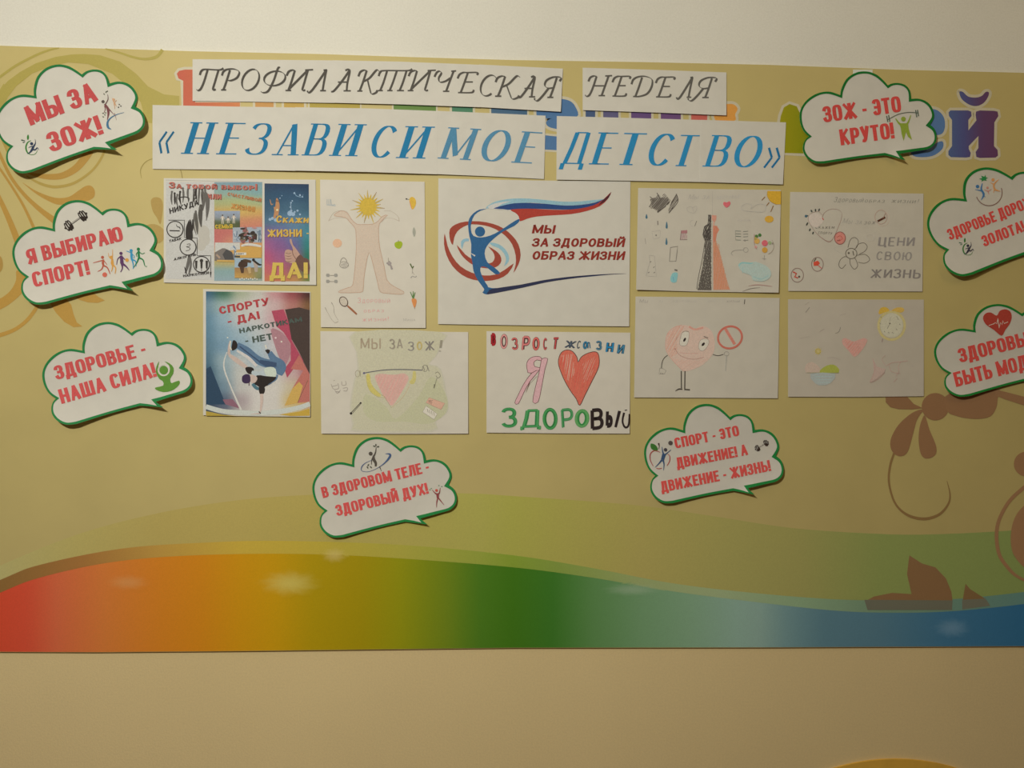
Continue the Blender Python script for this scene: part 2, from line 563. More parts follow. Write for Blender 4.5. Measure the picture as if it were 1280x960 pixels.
def edge_lift(y0, y1, base, amt, x0=0, x1=1, side=0.0, wav=0.0):
    """sheet pinned at the top, standing off a little toward its lower edge"""
    def h(x, y):
        v = min(1.2, max(0, (y - y0) / (y1 - y0))); u = (x - x0) / (x1 - x0)
        return base + amt * v ** 3 + side * abs(u - .5) ** 3 * 8 * v + wav * math.sin(u * 9 + .5) * v * v
    return h
# ------------------------------------------------------------------ the setting
def wall_paint():
    m, nt, p = new_mat('two_tone_wall_paint')
    N, L = nt.nodes, nt.links
    tc = N.new('ShaderNodeTexCoord'); sx = N.new('ShaderNodeSeparateXYZ')
    L.new(tc.outputs['Object'], sx.inputs[0])
    gt = N.new('ShaderNodeMath'); gt.operation = 'GREATER_THAN'; gt.inputs[1].default_value = 1.6
    L.new(sx.outputs[2], gt.inputs[0])
    mix = N.new('ShaderNodeMix'); mix.data_type = 'RGBA'
    mix.inputs[6].default_value = albedo((173, 143, 99), 640, 830) + (1,)
    mix.inputs[7].default_value = albedo((208, 199, 181), 640, 25) + (1,)
    L.new(gt.outputs[0], mix.inputs[0])
    no = N.new('ShaderNodeTexNoise'); no.inputs['Scale'].default_value = 260; no.inputs['Detail'].default_value = 3
    n2 = N.new('ShaderNodeTexNoise'); n2.inputs['Scale'].default_value = 2.2; n2.inputs['Detail'].default_value = 3
    L.new(tc.outputs['Object'], no.inputs['Vector']); L.new(tc.outputs['Object'], n2.inputs['Vector'])
    ad = N.new('ShaderNodeMath'); ad.operation = 'ADD'
    L.new(no.outputs[0], ad.inputs[0]); L.new(n2.outputs[0], ad.inputs[1])
    mr = N.new('ShaderNodeMapRange'); mr.inputs[1].default_value = 0.7; mr.inputs[2].default_value = 1.3
    mr.inputs[3].default_value = 0.95; mr.inputs[4].default_value = 1.05
    L.new(ad.outputs[0], mr.inputs[0])
    vm = N.new('ShaderNodeVectorMath'); vm.operation = 'SCALE'
    L.new(mix.outputs[2], vm.inputs[0]); L.new(mr.outputs[0], vm.inputs['Scale'])
    L.new(vm.outputs[0], p.inputs['Base Color'])
    p.inputs['Roughness'].default_value = 0.75; p.inputs['Specular IOR Level'].default_value = 0.2
    b = N.new('ShaderNodeBump'); b.inputs['Strength'].default_value = 0.25; b.inputs['Distance'].default_value = 0.0015
    L.new(no.outputs[0], b.inputs['Height']); L.new(b.outputs[0], p.inputs['Normal'])
    return m


cream = plain('cream_wall_paint', (0.62, 0.52, 0.38), rough=0.8)
tag(box('wall_back', (-3.2, 0, 0), (3.2, 0.15, 2.8), wall_paint()), kind='structure')
tag(box('floor', (-3.2, -3.6, -0.1), (3.2, 0.15, 0), plain('brown_linoleum', (0.30, 0.20, 0.11), rough=0.5)), kind='structure')
tag(box('ceiling', (-3.2, -3.6, 2.8), (3.2, 0.15, 2.9), plain('white_ceiling_paint', (0.7, 0.66, 0.58))), kind='structure')
tag(box('baseboard_back', (-3.2, -0.015, 0), (3.2, 0, 0.08), plain('brown_skirting', (0.22, 0.12, 0.06))), kind='structure')

# orange disc painted panel under the banner, only its top shows
o = Ink(0.0)
me_pts = [(1120 + 262 * math.cos(2 * PI * i / 96), 1211 + 262 * math.sin(2 * PI * i / 96)) for i in range(96)]
OR = plain('orange_card', albedo((150, 100, 35), 1125, 955), rough=0.6, nscale=20, namt=0.08)
disc = sheet('round_wall_panel', me_pts, 0.0043, OR, step=24, thick=0.004)
tag(disc, 'large round orange wall panel below the banner, only its top edge in view at lower right', 'wall decoration')

# ------------------------------------------------------------------ the banner
BH = 0.006
BT = [(-150, 53.5), (0, 57), (60, 59), (150, 61.2), (240, 64), (400, 67.5), (520, 71.5), (640, 75), (800, 77.5), (960, 81), (1120, 87), (1280, 91), (1400, 94.5)]
BB = [(1400, 807.5), (1280, 808), (960, 809.5), (640, 810), (470, 812), (300, 814), (120, 815.5), (0, 815), (-150, 816)]


def board_mat():
    m = plain('pale_olive_vinyl', albedo((163, 144, 88), 590, 560), rough=0.5, spec=0.35, nscale=9, namt=0.03, bump=0.08, bscale=30)
    return m


banner = sheet('wall_banner', BT + BB, BH, board_mat(), step=60, thick=0.005)
tag(banner, 'wide pale olive vinyl banner with rainbow band and swirls behind all the papers', 'banner')

# rainbow field: soft colour runs along x; upper rim is a curve
def ylin(tab, x):
    for (x0, y0), (x1, y1) in zip(tab, tab[1:]):
        if x <= x1: return y0 + (y1 - y0) * (x - x0) / (x1 - x0)
    return tab[-1][1]


CA = smooth([(-150, 775), (0, 707), (100, 667), (200, 641), (300, 625), (400, 618), (500, 616), (590, 617), (640, 620), (790, 631), (890, 645), (990, 660), (1090, 667), (1165, 668), (1280, 662), (1400, 650)], 6)
CB = smooth([(-150, 790), (0, 725), (50, 706), (150, 686), (250, 678.5), (350, 676), (500, 681), (640, 694), (740, 710), (840, 729), (940, 741), (1040, 749), (1115, 750.5), (1190, 749), (1280, 740), (1400, 724)], 6)
CC = smooth([(-150, 808), (0, 741), (50, 722), (125, 705), (200, 696.5), (300, 692.5), (400, 693), (500, 698), (640, 709), (740, 722), (840, 739), (940, 752), (1040, 763), (1115, 766), (1190, 764), (1280, 755), (1400, 738)], 6)
BBr = [(x, y - .4) for x, y in reversed(BB)]
RAIN = [(-150, (178, 45, 30)), (0, (184, 62, 38)), (35, (186, 66, 42)), (70, (184, 86, 52)), (130, (186, 102, 44)), (200, (182, 108, 26)), (250, (180, 112, 18)),
        (300, (176, 122, 10)), (345, (170, 126, 6)), (390, (150, 122, 4)), (450, (138, 118, 4)), (500, (124, 120, 8)), (560, (92, 108, 18)), (600, (62, 98, 20)), (640, (52, 92, 14)),
        (690, (48, 92, 26)), (740, (72, 106, 56)), (800, (88, 116, 78)), (860, (98, 122, 92)), (920, (106, 126, 108)), (950, (104, 122, 108)), (985, (84, 106, 102)), (1030, (66, 90, 94)),
        (1100, (60, 85, 92)), (1180, (44, 76, 92)), (1280, (32, 68, 88)), (1400, (24, 60, 84))]
MID = [(-150, (118, 86, 40)), (0, (122, 88, 44)), (100, (144, 98, 48)), (200, (166, 128, 56)), (300, (176, 146, 52)), (400, (166, 144, 50)), (500, (150, 140, 54)), (600, (128, 134, 50)), (640, (112, 128, 40)),
       (700, (110, 124, 52)), (800, (122, 128, 80)), (900, (122, 130, 92)), (1000, (104, 120, 88)), (1100, (84, 100, 76)), (1280, (68, 90, 78)), (1400, (60, 84, 76))]
PALE = [(-150, (160, 148, 92)), (0, (160, 148, 92)), (100, (162, 146, 82)), (200, (162, 142, 76)), (300, (164, 144, 76)), (400, (160, 142, 72)), (500, (156, 142, 70)), (600, (150, 142, 68)), (640, (146, 140, 62)),
        (800, (142, 128, 68)), (900, (132, 122, 66)), (1000, (122, 114, 62)), (1100, (104, 108, 56)), (1280, (94, 100, 52)), (1400, (90, 96, 50))]


def colrun(tab, x):
    for (x0, c0), (x1, c1) in zip(tab, tab[1:]):
        if x <= x1:
            t = (x - x0) / (x1 - x0)
            return tuple(a + (b - a) * t for a, b in zip(c0, c1))
    return tab[-1][1]


def field(name, top, bot, tab, label=None, under=0.0, x0=-149, x1=1399, st=10):
    k = Ink(BH, start=0.0001 + under, vinyl=True)
    pts, cols, fs = [], [], []
    n = int((x1 - x0) / st)
    for i in range(n + 1):
        x = x0 + st * i
        a, b = ylin(top, x), ylin(bot, x)
        for y in (a, (a + b) / 2, b):
            pts.append((x, y)); cols.append(albedo(colrun(tab, x), x, (a + b) / 2) + (1,))
        if i < n:
            for j in (0, 1): fs.append((3 * i + j, 3 * i + j + 1, 3 * i + j + 4, 3 * i + j + 3))
    k.add(pts, fs, None, cols=cols)
    return k.build(name, banner, label)


field('pale_band', CA, CB, PALE, 'wide pale translucent band over the olive ground')
field('rim_band', CB, CC, MID, 'narrow darker rim above the rainbow band', under=0.00035)
field('rainbow_band', CC, BBr, RAIN, 'rainbow band from red at left through yellow and green to blue at right', under=0.0002)
# soft lamp glints on the glossy vinyl, painted as pale patches of colour
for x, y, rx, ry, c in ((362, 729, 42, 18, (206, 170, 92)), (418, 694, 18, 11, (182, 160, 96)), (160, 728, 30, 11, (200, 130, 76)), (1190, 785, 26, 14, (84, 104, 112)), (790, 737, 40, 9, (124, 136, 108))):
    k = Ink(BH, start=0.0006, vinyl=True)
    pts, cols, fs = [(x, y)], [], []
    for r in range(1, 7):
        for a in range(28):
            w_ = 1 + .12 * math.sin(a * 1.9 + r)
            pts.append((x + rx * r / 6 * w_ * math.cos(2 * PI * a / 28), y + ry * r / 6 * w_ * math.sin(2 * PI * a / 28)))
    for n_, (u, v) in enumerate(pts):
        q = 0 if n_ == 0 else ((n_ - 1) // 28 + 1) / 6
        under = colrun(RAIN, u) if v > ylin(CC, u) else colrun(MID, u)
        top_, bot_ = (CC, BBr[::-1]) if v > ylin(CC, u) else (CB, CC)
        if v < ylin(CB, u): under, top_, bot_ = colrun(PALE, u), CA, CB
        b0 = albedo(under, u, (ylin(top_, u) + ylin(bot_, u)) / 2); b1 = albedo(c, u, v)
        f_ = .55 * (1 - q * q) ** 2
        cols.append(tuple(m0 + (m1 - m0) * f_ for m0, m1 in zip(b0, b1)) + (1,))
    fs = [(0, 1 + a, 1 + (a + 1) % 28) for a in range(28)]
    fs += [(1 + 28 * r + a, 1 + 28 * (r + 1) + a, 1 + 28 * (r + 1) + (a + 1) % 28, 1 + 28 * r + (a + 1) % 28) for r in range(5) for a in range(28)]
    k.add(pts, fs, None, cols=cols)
    k.build('painted_glint', banner)

# printed swirls, upper left
OL, OG = (178, 160, 78), (180, 138, 62)
k = Ink(BH, start=0.0003, vinyl=True)
k.line([(-12, 104), (0, 96), (20, 82), (45, 69), (62, 62.5), (74, 60)], [3, 3.2, 3.2, 3, 2.6, 1.5], OL)
k.cut('printed_swirl', banner)
k.line([(132, 61), (150, 66), (165, 71), (180, 73.8), (193, 72), (199, 68), (203, 62)], [1.5, 2.4, 2.8, 3, 4, 4, 4.5], OL)
k.cut('printed_swirl', banner)
k.fill([(-10, 128), (0, 112), (10, 101), (25, 90), (45, 79), (70, 71), (90, 68), (105, 67.5), (125, 69), (150, 77), (170, 92), (185, 108), (205, 118), (224, 120), (224, 133), (191, 133), (190, 154), (182, 153), (176, 128), (160, 108), (140, 92), (110, 80), (85, 78), (60, 84), (40, 92), (20, 108), (8, 124), (0, 140), (-10, 150)], OL, step=12)
k.cut('printed_swirl', banner)
k.line([(26, 100), (14, 112), (6, 128)], [1, 2.6, 1], OL)
k.cut('printed_swirl', banner)
k.line([(5, 105), (-5, 122)], [1.5, 2], OL)
k.cut('printed_swirl', banner)
k = Ink(BH, start=0.0003, vinyl=True)
k.line([(35, 216), (48, 219.5), (62, 221), (78, 219.5), (94, 211), (105, 199), (112, 188)], [2, 5, 7, 8, 9, 10, 11], OG)
k.cut('printed_swirl', banner)
k.line([(33, 220), (45, 227), (58, 232), (72, 233.5), (92, 229), (112, 216), (124, 202), (131, 188)], [1.5, 3, 3.6, 3.6, 3.4, 3, 3, 3], (176, 148, 72))
k.cut('printed_swirl', banner)
k.fill([(28, 228), (42, 237), (58, 244), (72, 247.5), (86, 246), (97, 239), (106, 233), (113, 232), (118, 237), (118, 245), (112, 250), (100, 252), (75, 256), (58, 250), (42, 240)], OG, sm=4)
k.cut('printed_swirl', banner)
k.line([(-6, 180), (2, 198), (14, 222), (30, 243), (50, 262), (74, 280)], [4, 4, 4, 4.5, 6, 8.5], OG)
k.cut('printed_swirl', banner)
k.line([(-4, 206), (2, 214), (14, 232), (27, 253), (37, 273), (46, 294)], [2.5, 3, 3, 3.3, 3.6, 4], OG)
k.cut('printed_swirl', banner)
k.line([(-6, 236), (4, 258), (12, 276), (20, 296), (26, 312)], [4, 6, 7, 8, 9], OG)
k.cut('printed_swirl', banner)
k.line([(-8, 150), (2, 172), (12, 194), (22, 208)], [3, 3.4, 3.4, 2], (176, 148, 72))
k.cut('printed_swirl', banner)
k.line([(-8, 100), (-2, 140), (8, 178), (20, 200)], [3, 4, 4, 3], OL)
k.cut('printed_swirl', banner)
k.fill([(-8, 378), (4, 371), (14, 362), (20, 350), (21, 338), (34, 344), (34, 356), (26, 368), (12, 380), (0, 387), (-8, 390)], OG, sm=4)
k.cut('printed_swirl', banner)
k.fill([(-8, 322), (0, 320), (3.5, 328), (2, 338), (-8, 344)], (170, 134, 66), sm=4)
k.cut('printed_swirl', banner)
k.line([(-8, 421), (6, 417), (20, 411), (33, 401), (42, 390), (48, 380)], [5.5, 5, 4.6, 4.6, 4.6, 4], OG)
k.cut('printed_swirl', banner)
k.fill([(60, 374), (70, 370), (82, 373), (89, 381), (92, 393), (96, 403), (103, 408), (92, 409), (80, 402), (70, 391), (63, 380)], OG)
k.cut('printed_swirl', banner)
k.fill([(94, 372), (105, 368), (117, 366), (123, 371), (131, 375.5), (122, 378.6), (110, 378), (100, 375)], OG)
k.cut('printed_swirl', banner)
k.fill([(188.5, 252), (191, 247.5), (196, 246.5), (201, 248.5), (203.5, 255), (203, 265), (200.5, 280), (196, 272), (191, 264)], (172, 140, 70), sm=4)
k.cut('printed_swirl', banner)
k.fill([(183, 283), (191, 280), (200, 283), (206, 290), (204, 300), (196, 304), (193, 292)], (172, 142, 74), sm=4)
k.cut('printed_swirl', banner)
k.line([(192, 198), (184, 201), (178, 207), (175.5, 214), (177, 223)], [.8, 1, 1, .9, .4], (158, 138, 70))
k.cut('printed_swirl', banner)
k.line([(224, 208), (226.5, 215), (228, 223)], .9, (150, 128, 66))
k.cut('printed_swirl', banner)

# printed flower, lower right
R6, R7, R8 = crop(1090, 460, 4.8), crop(1170, 560, 4.364), crop(1040, 440, 2.667)
BRN = (110, 78, 50)
k = Ink(BH, T=R6, start=0.0009, vinyl=True)
k.fill([(82, 150), (82, 205), (110, 235), (160, 247), (240, 248), (306, 241), (250, 215), (212, 172), (190, 150)], BRN)
k.cut('printed_petal', banner)
k.dot(380, 232, 82, BRN, n=30)
k.cut('printed_flower_centre', banner)
k.fill([(440, 170), (455, 262), (500, 285), (560, 300), (640, 305), (710, 290), (745, 240), (755, 180), (765, 130), (600, 110)], BRN, sm=3)
k.cut('printed_petal', banner)
k.fill([(740, 130), (800, 143), (912, 172), (1100, 240), (1100, 290), (912, 224), (800, 188), (740, 165)], BRN)
k.cut('printed_stem', banner)
k.fill([(307, 250), (240, 270), (160, 340), (115, 420), (112, 480), (140, 520), (180, 528), (215, 500), (245, 400), (270, 310)], BRN, sm=4)
k.cut('printed_petal', banner)
k.fill([(318, 286), (345, 370), (385, 470), (378, 522), (330, 543), (295, 520), (280, 440), (285, 360), (300, 310)], BRN, sm=4)
k.cut('printed_petal', banner)
k.line([(132, 512), (108, 590), (102, 690), (138, 810), (210, 880), (310, 905), (400, 880), (455, 820), (468, 760), (450, 678)], [13, 13, 12, 12, 15, 17, 15, 12, 8, 3], (104, 78, 44), sm=8)
k.cut('printed_tendril', banner)
k.dot(925, 576, 74, BRN, n=30)
k.cut('printed_bud', banner)
k.line([(560, 150), (480, 215), (400, 290), (345, 390), (330, 480), (345, 580), (390, 650), (440, 698), (520, 735), (620, 750)], [20, 20, 19, 19, 20, 20, 19, 16, 14, 12], BRN, sm=8, T=R7)
k.cut('printed_tendril', banner)
k.fill([(560, 270), (480, 315), (430, 380), (408, 470), (415, 560), (450, 620), (500, 660), (600, 680), (700, 470)], BRN, sm=4, T=R7)
k.cut('printed_seed', banner)
k = Ink(BH, T=R8, start=0.0008, vinyl=True)
k.fill([(258, 678), (300, 705), (345, 718), (380, 755), (398, 800), (402, 832), (108, 832), (140, 815), (200, 803), (265, 807), (250, 740)], (100, 72, 44))
k.fill([(445, 772), (460, 790), (488, 808), (510, 822), (435, 832)], (92, 68, 40))
k.fill([(108, 826), (402, 828), (400, 860), (118, 860)], (80, 76, 60))
k.fill([(434, 826), (512, 822), (528, 846), (434, 858)], (80, 76, 60))
k.build('printed_leaf', banner, 'brown leaves printed just above the blue end of the band')

# colourful title letters of the banner, mostly covered by the paper strips
HALO = (206, 193, 158)


def letter(polys, cols, label, e=0.0, halo=True, w=7):
    q = Ink(BH, start=0.0004 + e, vinyl=True)
    if halo:
        for p in polys:
            q.line(p, w, tuple(albedo_seen(HALO, sum(a[0] for a in p) / len(p), 140)), sm=0, closed=True)
    for p in polys:
        if isinstance(cols, tuple): q.fill(p, cols, step=7)
        else:
            q.up(); pl = [q.T(a) for a in p]; vs, fs = triangulate(pl, (), 6)
            x0, x1 = cols[0][0], cols[-1][0]
            q.add(vs, fs, None, cols=[albedo(colrun(cols, a[0]), a[0], a[1]) + (1,) for a in vs])
    return q.build('banner_letter', banner, label)


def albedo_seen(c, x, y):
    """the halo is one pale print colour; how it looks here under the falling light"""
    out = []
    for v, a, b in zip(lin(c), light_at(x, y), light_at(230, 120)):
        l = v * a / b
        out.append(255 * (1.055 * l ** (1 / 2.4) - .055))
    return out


letter([smooth([(221, 92), (224, 88.5), (231, 87), (244, 87), (300, 88), (300, 96), (244, 97), (244, 128), (300, 128), (300, 140), (229, 140), (229, 101), (223, 98)], 1)], [(218, (198, 92, 70)), (250, (200, 98, 62)), (300, (206, 122, 66))], 'coral red banner letter at the left, mostly under the strips')
segs = [(319, 342, (196, 140, 70)), (355, 380, (188, 150, 60)), (387, 450, (170, 146, 50)), (492, 545, (92, 124, 50)), (565, 591, (66, 118, 84)), (614, 659, (62, 92, 112)),
        (732, 744, (64, 80, 106)), (754, 773, (86, 80, 106)), (789, 814, (92, 66, 102)), (826, 851, (96, 64, 98)), (864, 884, (172, 84, 70))]
for a, b, c in segs:
    letter([[(a, 112 + (a - 300) * .03), (b, 112 + (b - 300) * .03), (b, 150 + (b - 300) * .03), (a, 150 + (a - 300) * .03)]], c, None, w=7)
letter([smooth([(671, 134), (671, 127), (684, 124), (700, 123.5), (712, 126), (719, 133), (721, 146), (690, 148), (672, 146)], 4, True)], (70, 104, 136), 'round blue banner letter showing in the gap between the strips')
letter([smooth([(683, 152), (690, 148), (700, 148), (700, 160.5), (690, 160), (684, 157)], 4, True), [(681, 169), (700, 171), (700, 188), (681, 187)]], (70, 104, 136), None)
letter([smooth([(896, 131), (908, 130), (917, 130.5), (922, 136), (919, 143), (918, 151), (894, 150)], 4, True)], (200, 128, 56), 'orange banner letter corner right of the short strip')
letter([[(974, 158), (976, 145), (980, 134), (987, 130), (996, 133), (1002, 146), (1012, 170), (1020, 192), (1008, 192), (974, 191)]], [(970, (134, 122, 14)), (1020, (104, 106, 8))], 'olive green banner letter beside the cloud', w=7)
letter([smooth([(1150, 140), (1160, 136), (1172, 138), (1180, 147), (1181, 160), (1176, 168), (1162, 168), (1150, 160)], 4, True), smooth([(1140, 188), (1160, 184), (1174, 177), (1179, 178), (1178, 186), (1168, 194), (1155, 196.5), (1142, 195)], 4, True)], (64, 88, 116), 'blue round banner letter behind the cloud sign')
R5 = crop(960, 60, 4)
yp = [(903, 322), (912, 312), (940, 312), (1000, 312), (1016, 318), (1018, 340), (1002, 360), (1002, 412), (1042, 362), (1038, 335), (1040, 318), (1060, 312), (1130, 314), (1148, 318), (1152, 340), (1132, 372), (1130, 490), (1148, 510), (1150, 538), (1138, 548), (1060, 550), (1042, 545), (1038, 520), (1052, 500), (1052, 440), (1004, 490), (1004, 505), (1014, 525), (1010, 545), (990, 548), (915, 546), (902, 535), (902, 515), (920, 490), (920, 360), (905, 340)]
bv = smooth([(958, 218), (975, 220), (1000, 242), (1035, 248), (1068, 240), (1088, 220), (1104, 222), (1100, 245), (1078, 275), (1045, 290), (1010, 285), (975, 262), (960, 238)], 4, True)
letter([[R5(p) for p in yp], [R5(p) for p in bv]], [(1184, (58, 72, 98)), (1205, (58, 58, 90)), (1226, (70, 44, 68)), (1250, (74, 40, 62))], 'blue and purple short I letter with breve near the right edge', w=7)

# ------------------------------------------------------------------ paper strips with the title
PW = albedo((189, 180, 160), 570, 375)
WHITE = paper_mat(PW)
WARM = paper_mat(tuple(a * b for a, b in zip(PW, (1.04, 1.02, 1.0))), 'warm_white_paper')
DULL = paper_mat(tuple(a * b for a, b in zip(PW, (0.95, 0.93, 0.90))), 'greyish_paper')
PB = BH + 0.0016

C2, C3, C4 = crop(180, 60, 4), crop(460, 60, 4), crop(700, 60, 4)


def strip_thing(name, label, sheets, lift, mats=None):
    """a strip glued from several sheets: [(corners)], the first sheet is the thing, the others are parts"""
    root = bpy.data.objects.new(name, None); COL.objects.link(root)
    x, y = sheets[0][0]
    root.location = W(x, y, BH); bpy.context.view_layer.update()
    tag(root, label, 'paper strip', 'paper strips with the title')
    outs = []
    for i, s in enumerate(sheets):
        o = sheet('sheet', s, (lambda dz: (lambda x, y: lift(x, y) + dz))(0.0004 * (i % 2)), (mats or [WHITE] * 9)[i], step=12)
        outs.append(o)
    return root, outs


def parent_keep(o, root):
    o.parent = root
    o.matrix_parent_inverse = Matrix.Translation(root.location).inverted()


GREY = (86, 80, 70)
l1 = lambda x, y: PB + 0.0004 + 0.004 * max(0, (y - (74 + (x - 240) * .022)) / 55) ** 3 * (0.15 + 0.85 * min(1, max(0, (x - 300) / 150)))
root, sh = strip_thing('title_strip', 'long upper white paper strip in black swash italic letters, left of the short one',
    [[(240.7, 74), (330, 74.6), (418, 75.5), (418, 128.6), (330, 127.4), (240.7, 126.2)], [(416, 75.3), (500, 77), (601, 81), (600, 134), (500, 130.4), (416, 128.4)], [(599, 80.6), (703.7, 85.8), (701, 139.6), (599, 133.8)]], l1)
for o in sh: parent_keep(o, root)


def swash_word(ink, items, cap, c, T, by, nib=(.11, .028, 38), slant=.27):
    """chancery letters written with a slanted broad nib; items = (letter, x0, x1) at the foot"""
    S = {
        'П': [[(-.15, .72), (-.12, .92), (.1, 1.0), (.9, .97), (1.12, 1.05)], [(.22, .97), (.2, .4), (.12, .04), (-.02, -.04), (-.12, .02)], [(.86, .97), (.84, .4), (.84, .0), (1.0, .02)]],
        'Р': [[(-.3, .70), (-.28, .88), (-.05, 1.0), (.5, 1.02), (.95, .88), (.9, .6), (.5, .46), (.2, .48)], [(.2, .97), (.16, .4), (.1, .0)], [(-.08, .0), (.32, .0)]],
        'О': [arc(.5, .5, .5, .52, 80, 440, 22)],
        'Ф': [arc(.5, .58, .5, .36, 60, 420, 22), [(.62, 1.12), (.52, 1.06), (.48, .5), (.36, -.02), (.15, -.12), (.0, -.06)]],
        'И': [[(-.2, .72), (-.15, .92), (.02, 1.0), (.16, .98)], [(.16, .98), (.14, .4), (.1, .0)], [(-.05, .0), (.25, .0)], [(.1, .05), (.85, 1.0)], [(.85, 1.0), (.84, .4), (.84, .02), (1.0, .02)], [(.7, 1.0), (1.12, 1.02)]],
        'Л': [[(-.2, .0), (-.1, -.1), (.1, .02), (.45, .6), (.68, 1.02)], [(.68, 1.02), (.74, .4), (.8, .0)], [(.64, .0), (1.02, .0)], [(.5, 1.0), (.72, 1.02)]],
        'А': [[(-.1, -.04), (.08, .02), (.4, .5), (.66, 1.0)], [(.4, .98), (.66, 1.0), (.72, .4), (.8, .0)], [(.62, .0), (1.05, .0)], [(.15, .42), (.78, .42)]],
        'К': [[(-.22, .70), (-.18, .9), (.0, 1.0), (.2, .98)], [(.2, .98), (.16, .4), (.1, .0)], [(-.05, .0), (.28, .0)], [(.18, .46), (.5, .62), (.8, 1.0), (1.0, .94)], [(.4, .55), (.7, .1), (.9, -.14), (1.15, -.08), (1.2, .04)]],
        'Т': [[(-.12, .72), (-.1, .92), (.05, 1.0), (.9, 1.0), (1.05, 1.08)], [(.14, .97), (.12, .4), (.08, .0)], [(.5, .97), (.47, .4), (.43, .0)], [(.86, .97), (.84, .4), (.8, .0)], [(-.02, .0), (.18, .0)], [(.34, .0), (.54, .0)], [(.7, .0), (.96, .0)]],
        'Ч': [[(-.15, .72), (-.08, .94), (.08, 1.0), (.22, .9), (.14, .66), (.28, .46), (.6, .5), (.86, .66)], [(.95, 1.0), (.88, .5), (.82, .0)], [(.62, .0), (1.02, .0)], [(.8, 1.0), (1.1, 1.02)]],
        'Е': [[(-.28, .70), (-.22, .9), (.0, 1.0), (.3, 1.0), (.95, 1.0), (.94, .88)], [(.3, .98), (.24, .4), (.18, .0)], [(.26, .53), (.8, .53)], [(.0, .0), (.9, .0), (1.0, .14)]],
        'С': [arc(.55, .5, .5, .52, 48, 310, 20)],
        'Я': [[(1.15, .8), (1.2, .96), (1.0, 1.02), (.6, 1.0), (.26, .84), (.24, .6), (.5, .46), (.86, .48)], [(.9, .98), (.86, .4), (.8, .0)], [(.62, .0), (1.02, .0)], [(.55, .47), (.3, .1), (.05, -.16), (-.15, -.14), (-.22, -.04)]],
        'Н': [[(-.2, .72), (-.15, .92), (.02, 1.0), (.2, .98)], [(.2, .98), (.16, .4), (.08, .04), (-.08, -.04), (-.18, .04)], [(.9, 1.0), (.84, .4), (.8, .0)], [(.7, 1.0), (1.1, 1.02)], [(.62, .0), (1.0, .0)], [(.16, .5), (.85, .5)]],
        'Д': [[(-.3, .62), (-.26, .86), (.0, 1.0), (.45, 1.02), (.9, .86), (1.0, .5), (.84, .14), (.4, .0), (.0, .0)], [(.25, .97), (.2, .4), (.15, .0)]],
    }
    s, t, ang = nib; ca, sa = math.cos(math.radians(ang)), math.sin(math.radians(ang))
    ink.up()
    for ch, x0, x1 in items:
        b0 = by((x0 + x1) / 2); wd = (x1 - x0)
        for st_ in S[ch]:
            P = smooth(st_, 5) if 2 < len(st_) < 12 else st_
            Q = [(x0 + u * wd + v * cap * slant, b0 - v * cap) for u, v in P]
            n = len(Q); R = []
            for i in range(n):
                a, b = Q[max(i - 1, 0)], Q[min(i + 1, n - 1)]
                ex, ey = b[0] - a[0], -(b[1] - a[1]); l = math.hypot(ex, ey) or 1; ex /= l; ey /= l
                wdt = math.hypot(s * (ex * sa + ey * ca) , t) * cap
                R.append(T(Q[i]) + (wdt * math.dist(T((0, 0)), T((1, 0))),))
            ink.strip(R, c, False)


k = Ink(l1, T=C2, start=0.0007)
by2 = lambda x: 208 + (x - 270) * .0085
swash_word(k, [('П', 272, 358), ('Р', 390, 455), ('О', 478, 560), ('Ф', 585, 690), ('И', 712, 806), ('Л', 832, 908)], 102, GREY, C2, by2)
sub = k.build('lettering', sh[0])
k = Ink(l1, T=C2, start=0.0007)
swash_word(k, [('А', 945, 1030), ('К', 1070, 1150)], 104, GREY, C2, by2)
by3 = lambda x: 213 + max(0, x - 300) * .052
swash_word(k, [('Т', 50, 185), ('И', 203, 300), ('Ч', 325, 405), ('Е', 450, 525)], 100, GREY, C3, by3)
k.build('lettering', sh[1])
k = Ink(l1, T=C3, start=0.0007)
swash_word(k, [('С', 548, 625), ('К', 640, 735), ('А', 760, 832), ('Я', 850, 925)], 100, GREY, C3, lambda x: 238 + (x - 600) * .03)
k.build('lettering', sh[2])

l2 = lambda x, y: PB + 0.0004 + 0.003 * max(0, (y - 86) / 55) ** 3
root, sh = strip_thing('title_strip', 'short upper white paper strip with one word in swash italics',
                       [[(728.3, 84.6), (818, 87.2), (908, 90.5), (908, 144.2), (818, 140.6), (728.3, 137.6)]], l2)
parent_keep(sh[0], root)
k = Ink(l2, T=C4, start=0.0004)
swash_word(k, [('Н', 140, 225), ('Е', 262, 328), ('Д', 365, 445), ('Е', 480, 550), ('Л', 595, 655), ('Я', 660, 742)], 98, GREY, C4, lambda x: 238 + (x - 180) * .018)
k.build('lettering', sh[0])

BLUE, BLUE2 = (38, 116, 150), (80, 128, 150)
TR = STY['times']
l3 = lambda x, y: PB + 0.006 * max(0, (y - (131 + (x - 190) * .027)) / 80) ** 3 * (0.15 + math.exp(-((x - 430) / 150) ** 2))
root, sh = strip_thing('title_strip', 'long lower paper strip with big blue serif italic capitals and opening quote marks',
    [[(190.7, 131.2), (280, 133), (371, 134.4), (370, 213.5), (280, 212), (190.7, 211.2)], [(369, 134), (460, 135.5), (547.5, 138.8), (546, 217.8), (460, 215), (369, 213.2)], [(545.5, 138.5), (615, 141.5), (682, 144.6), (680, 223.8), (615, 220.5), (545.5, 217.6)]], l3)
for o in sh: parent_keep(o, root)
bt2 = lambda x: 528 + max(0, x - 170) * .0145
k = Ink(l3, T=C2, start=0.0007)
placed(k, '«', [(62, 136)], 152, lambda x: 530, 'quote', (30, 100, 132), slant=.16)
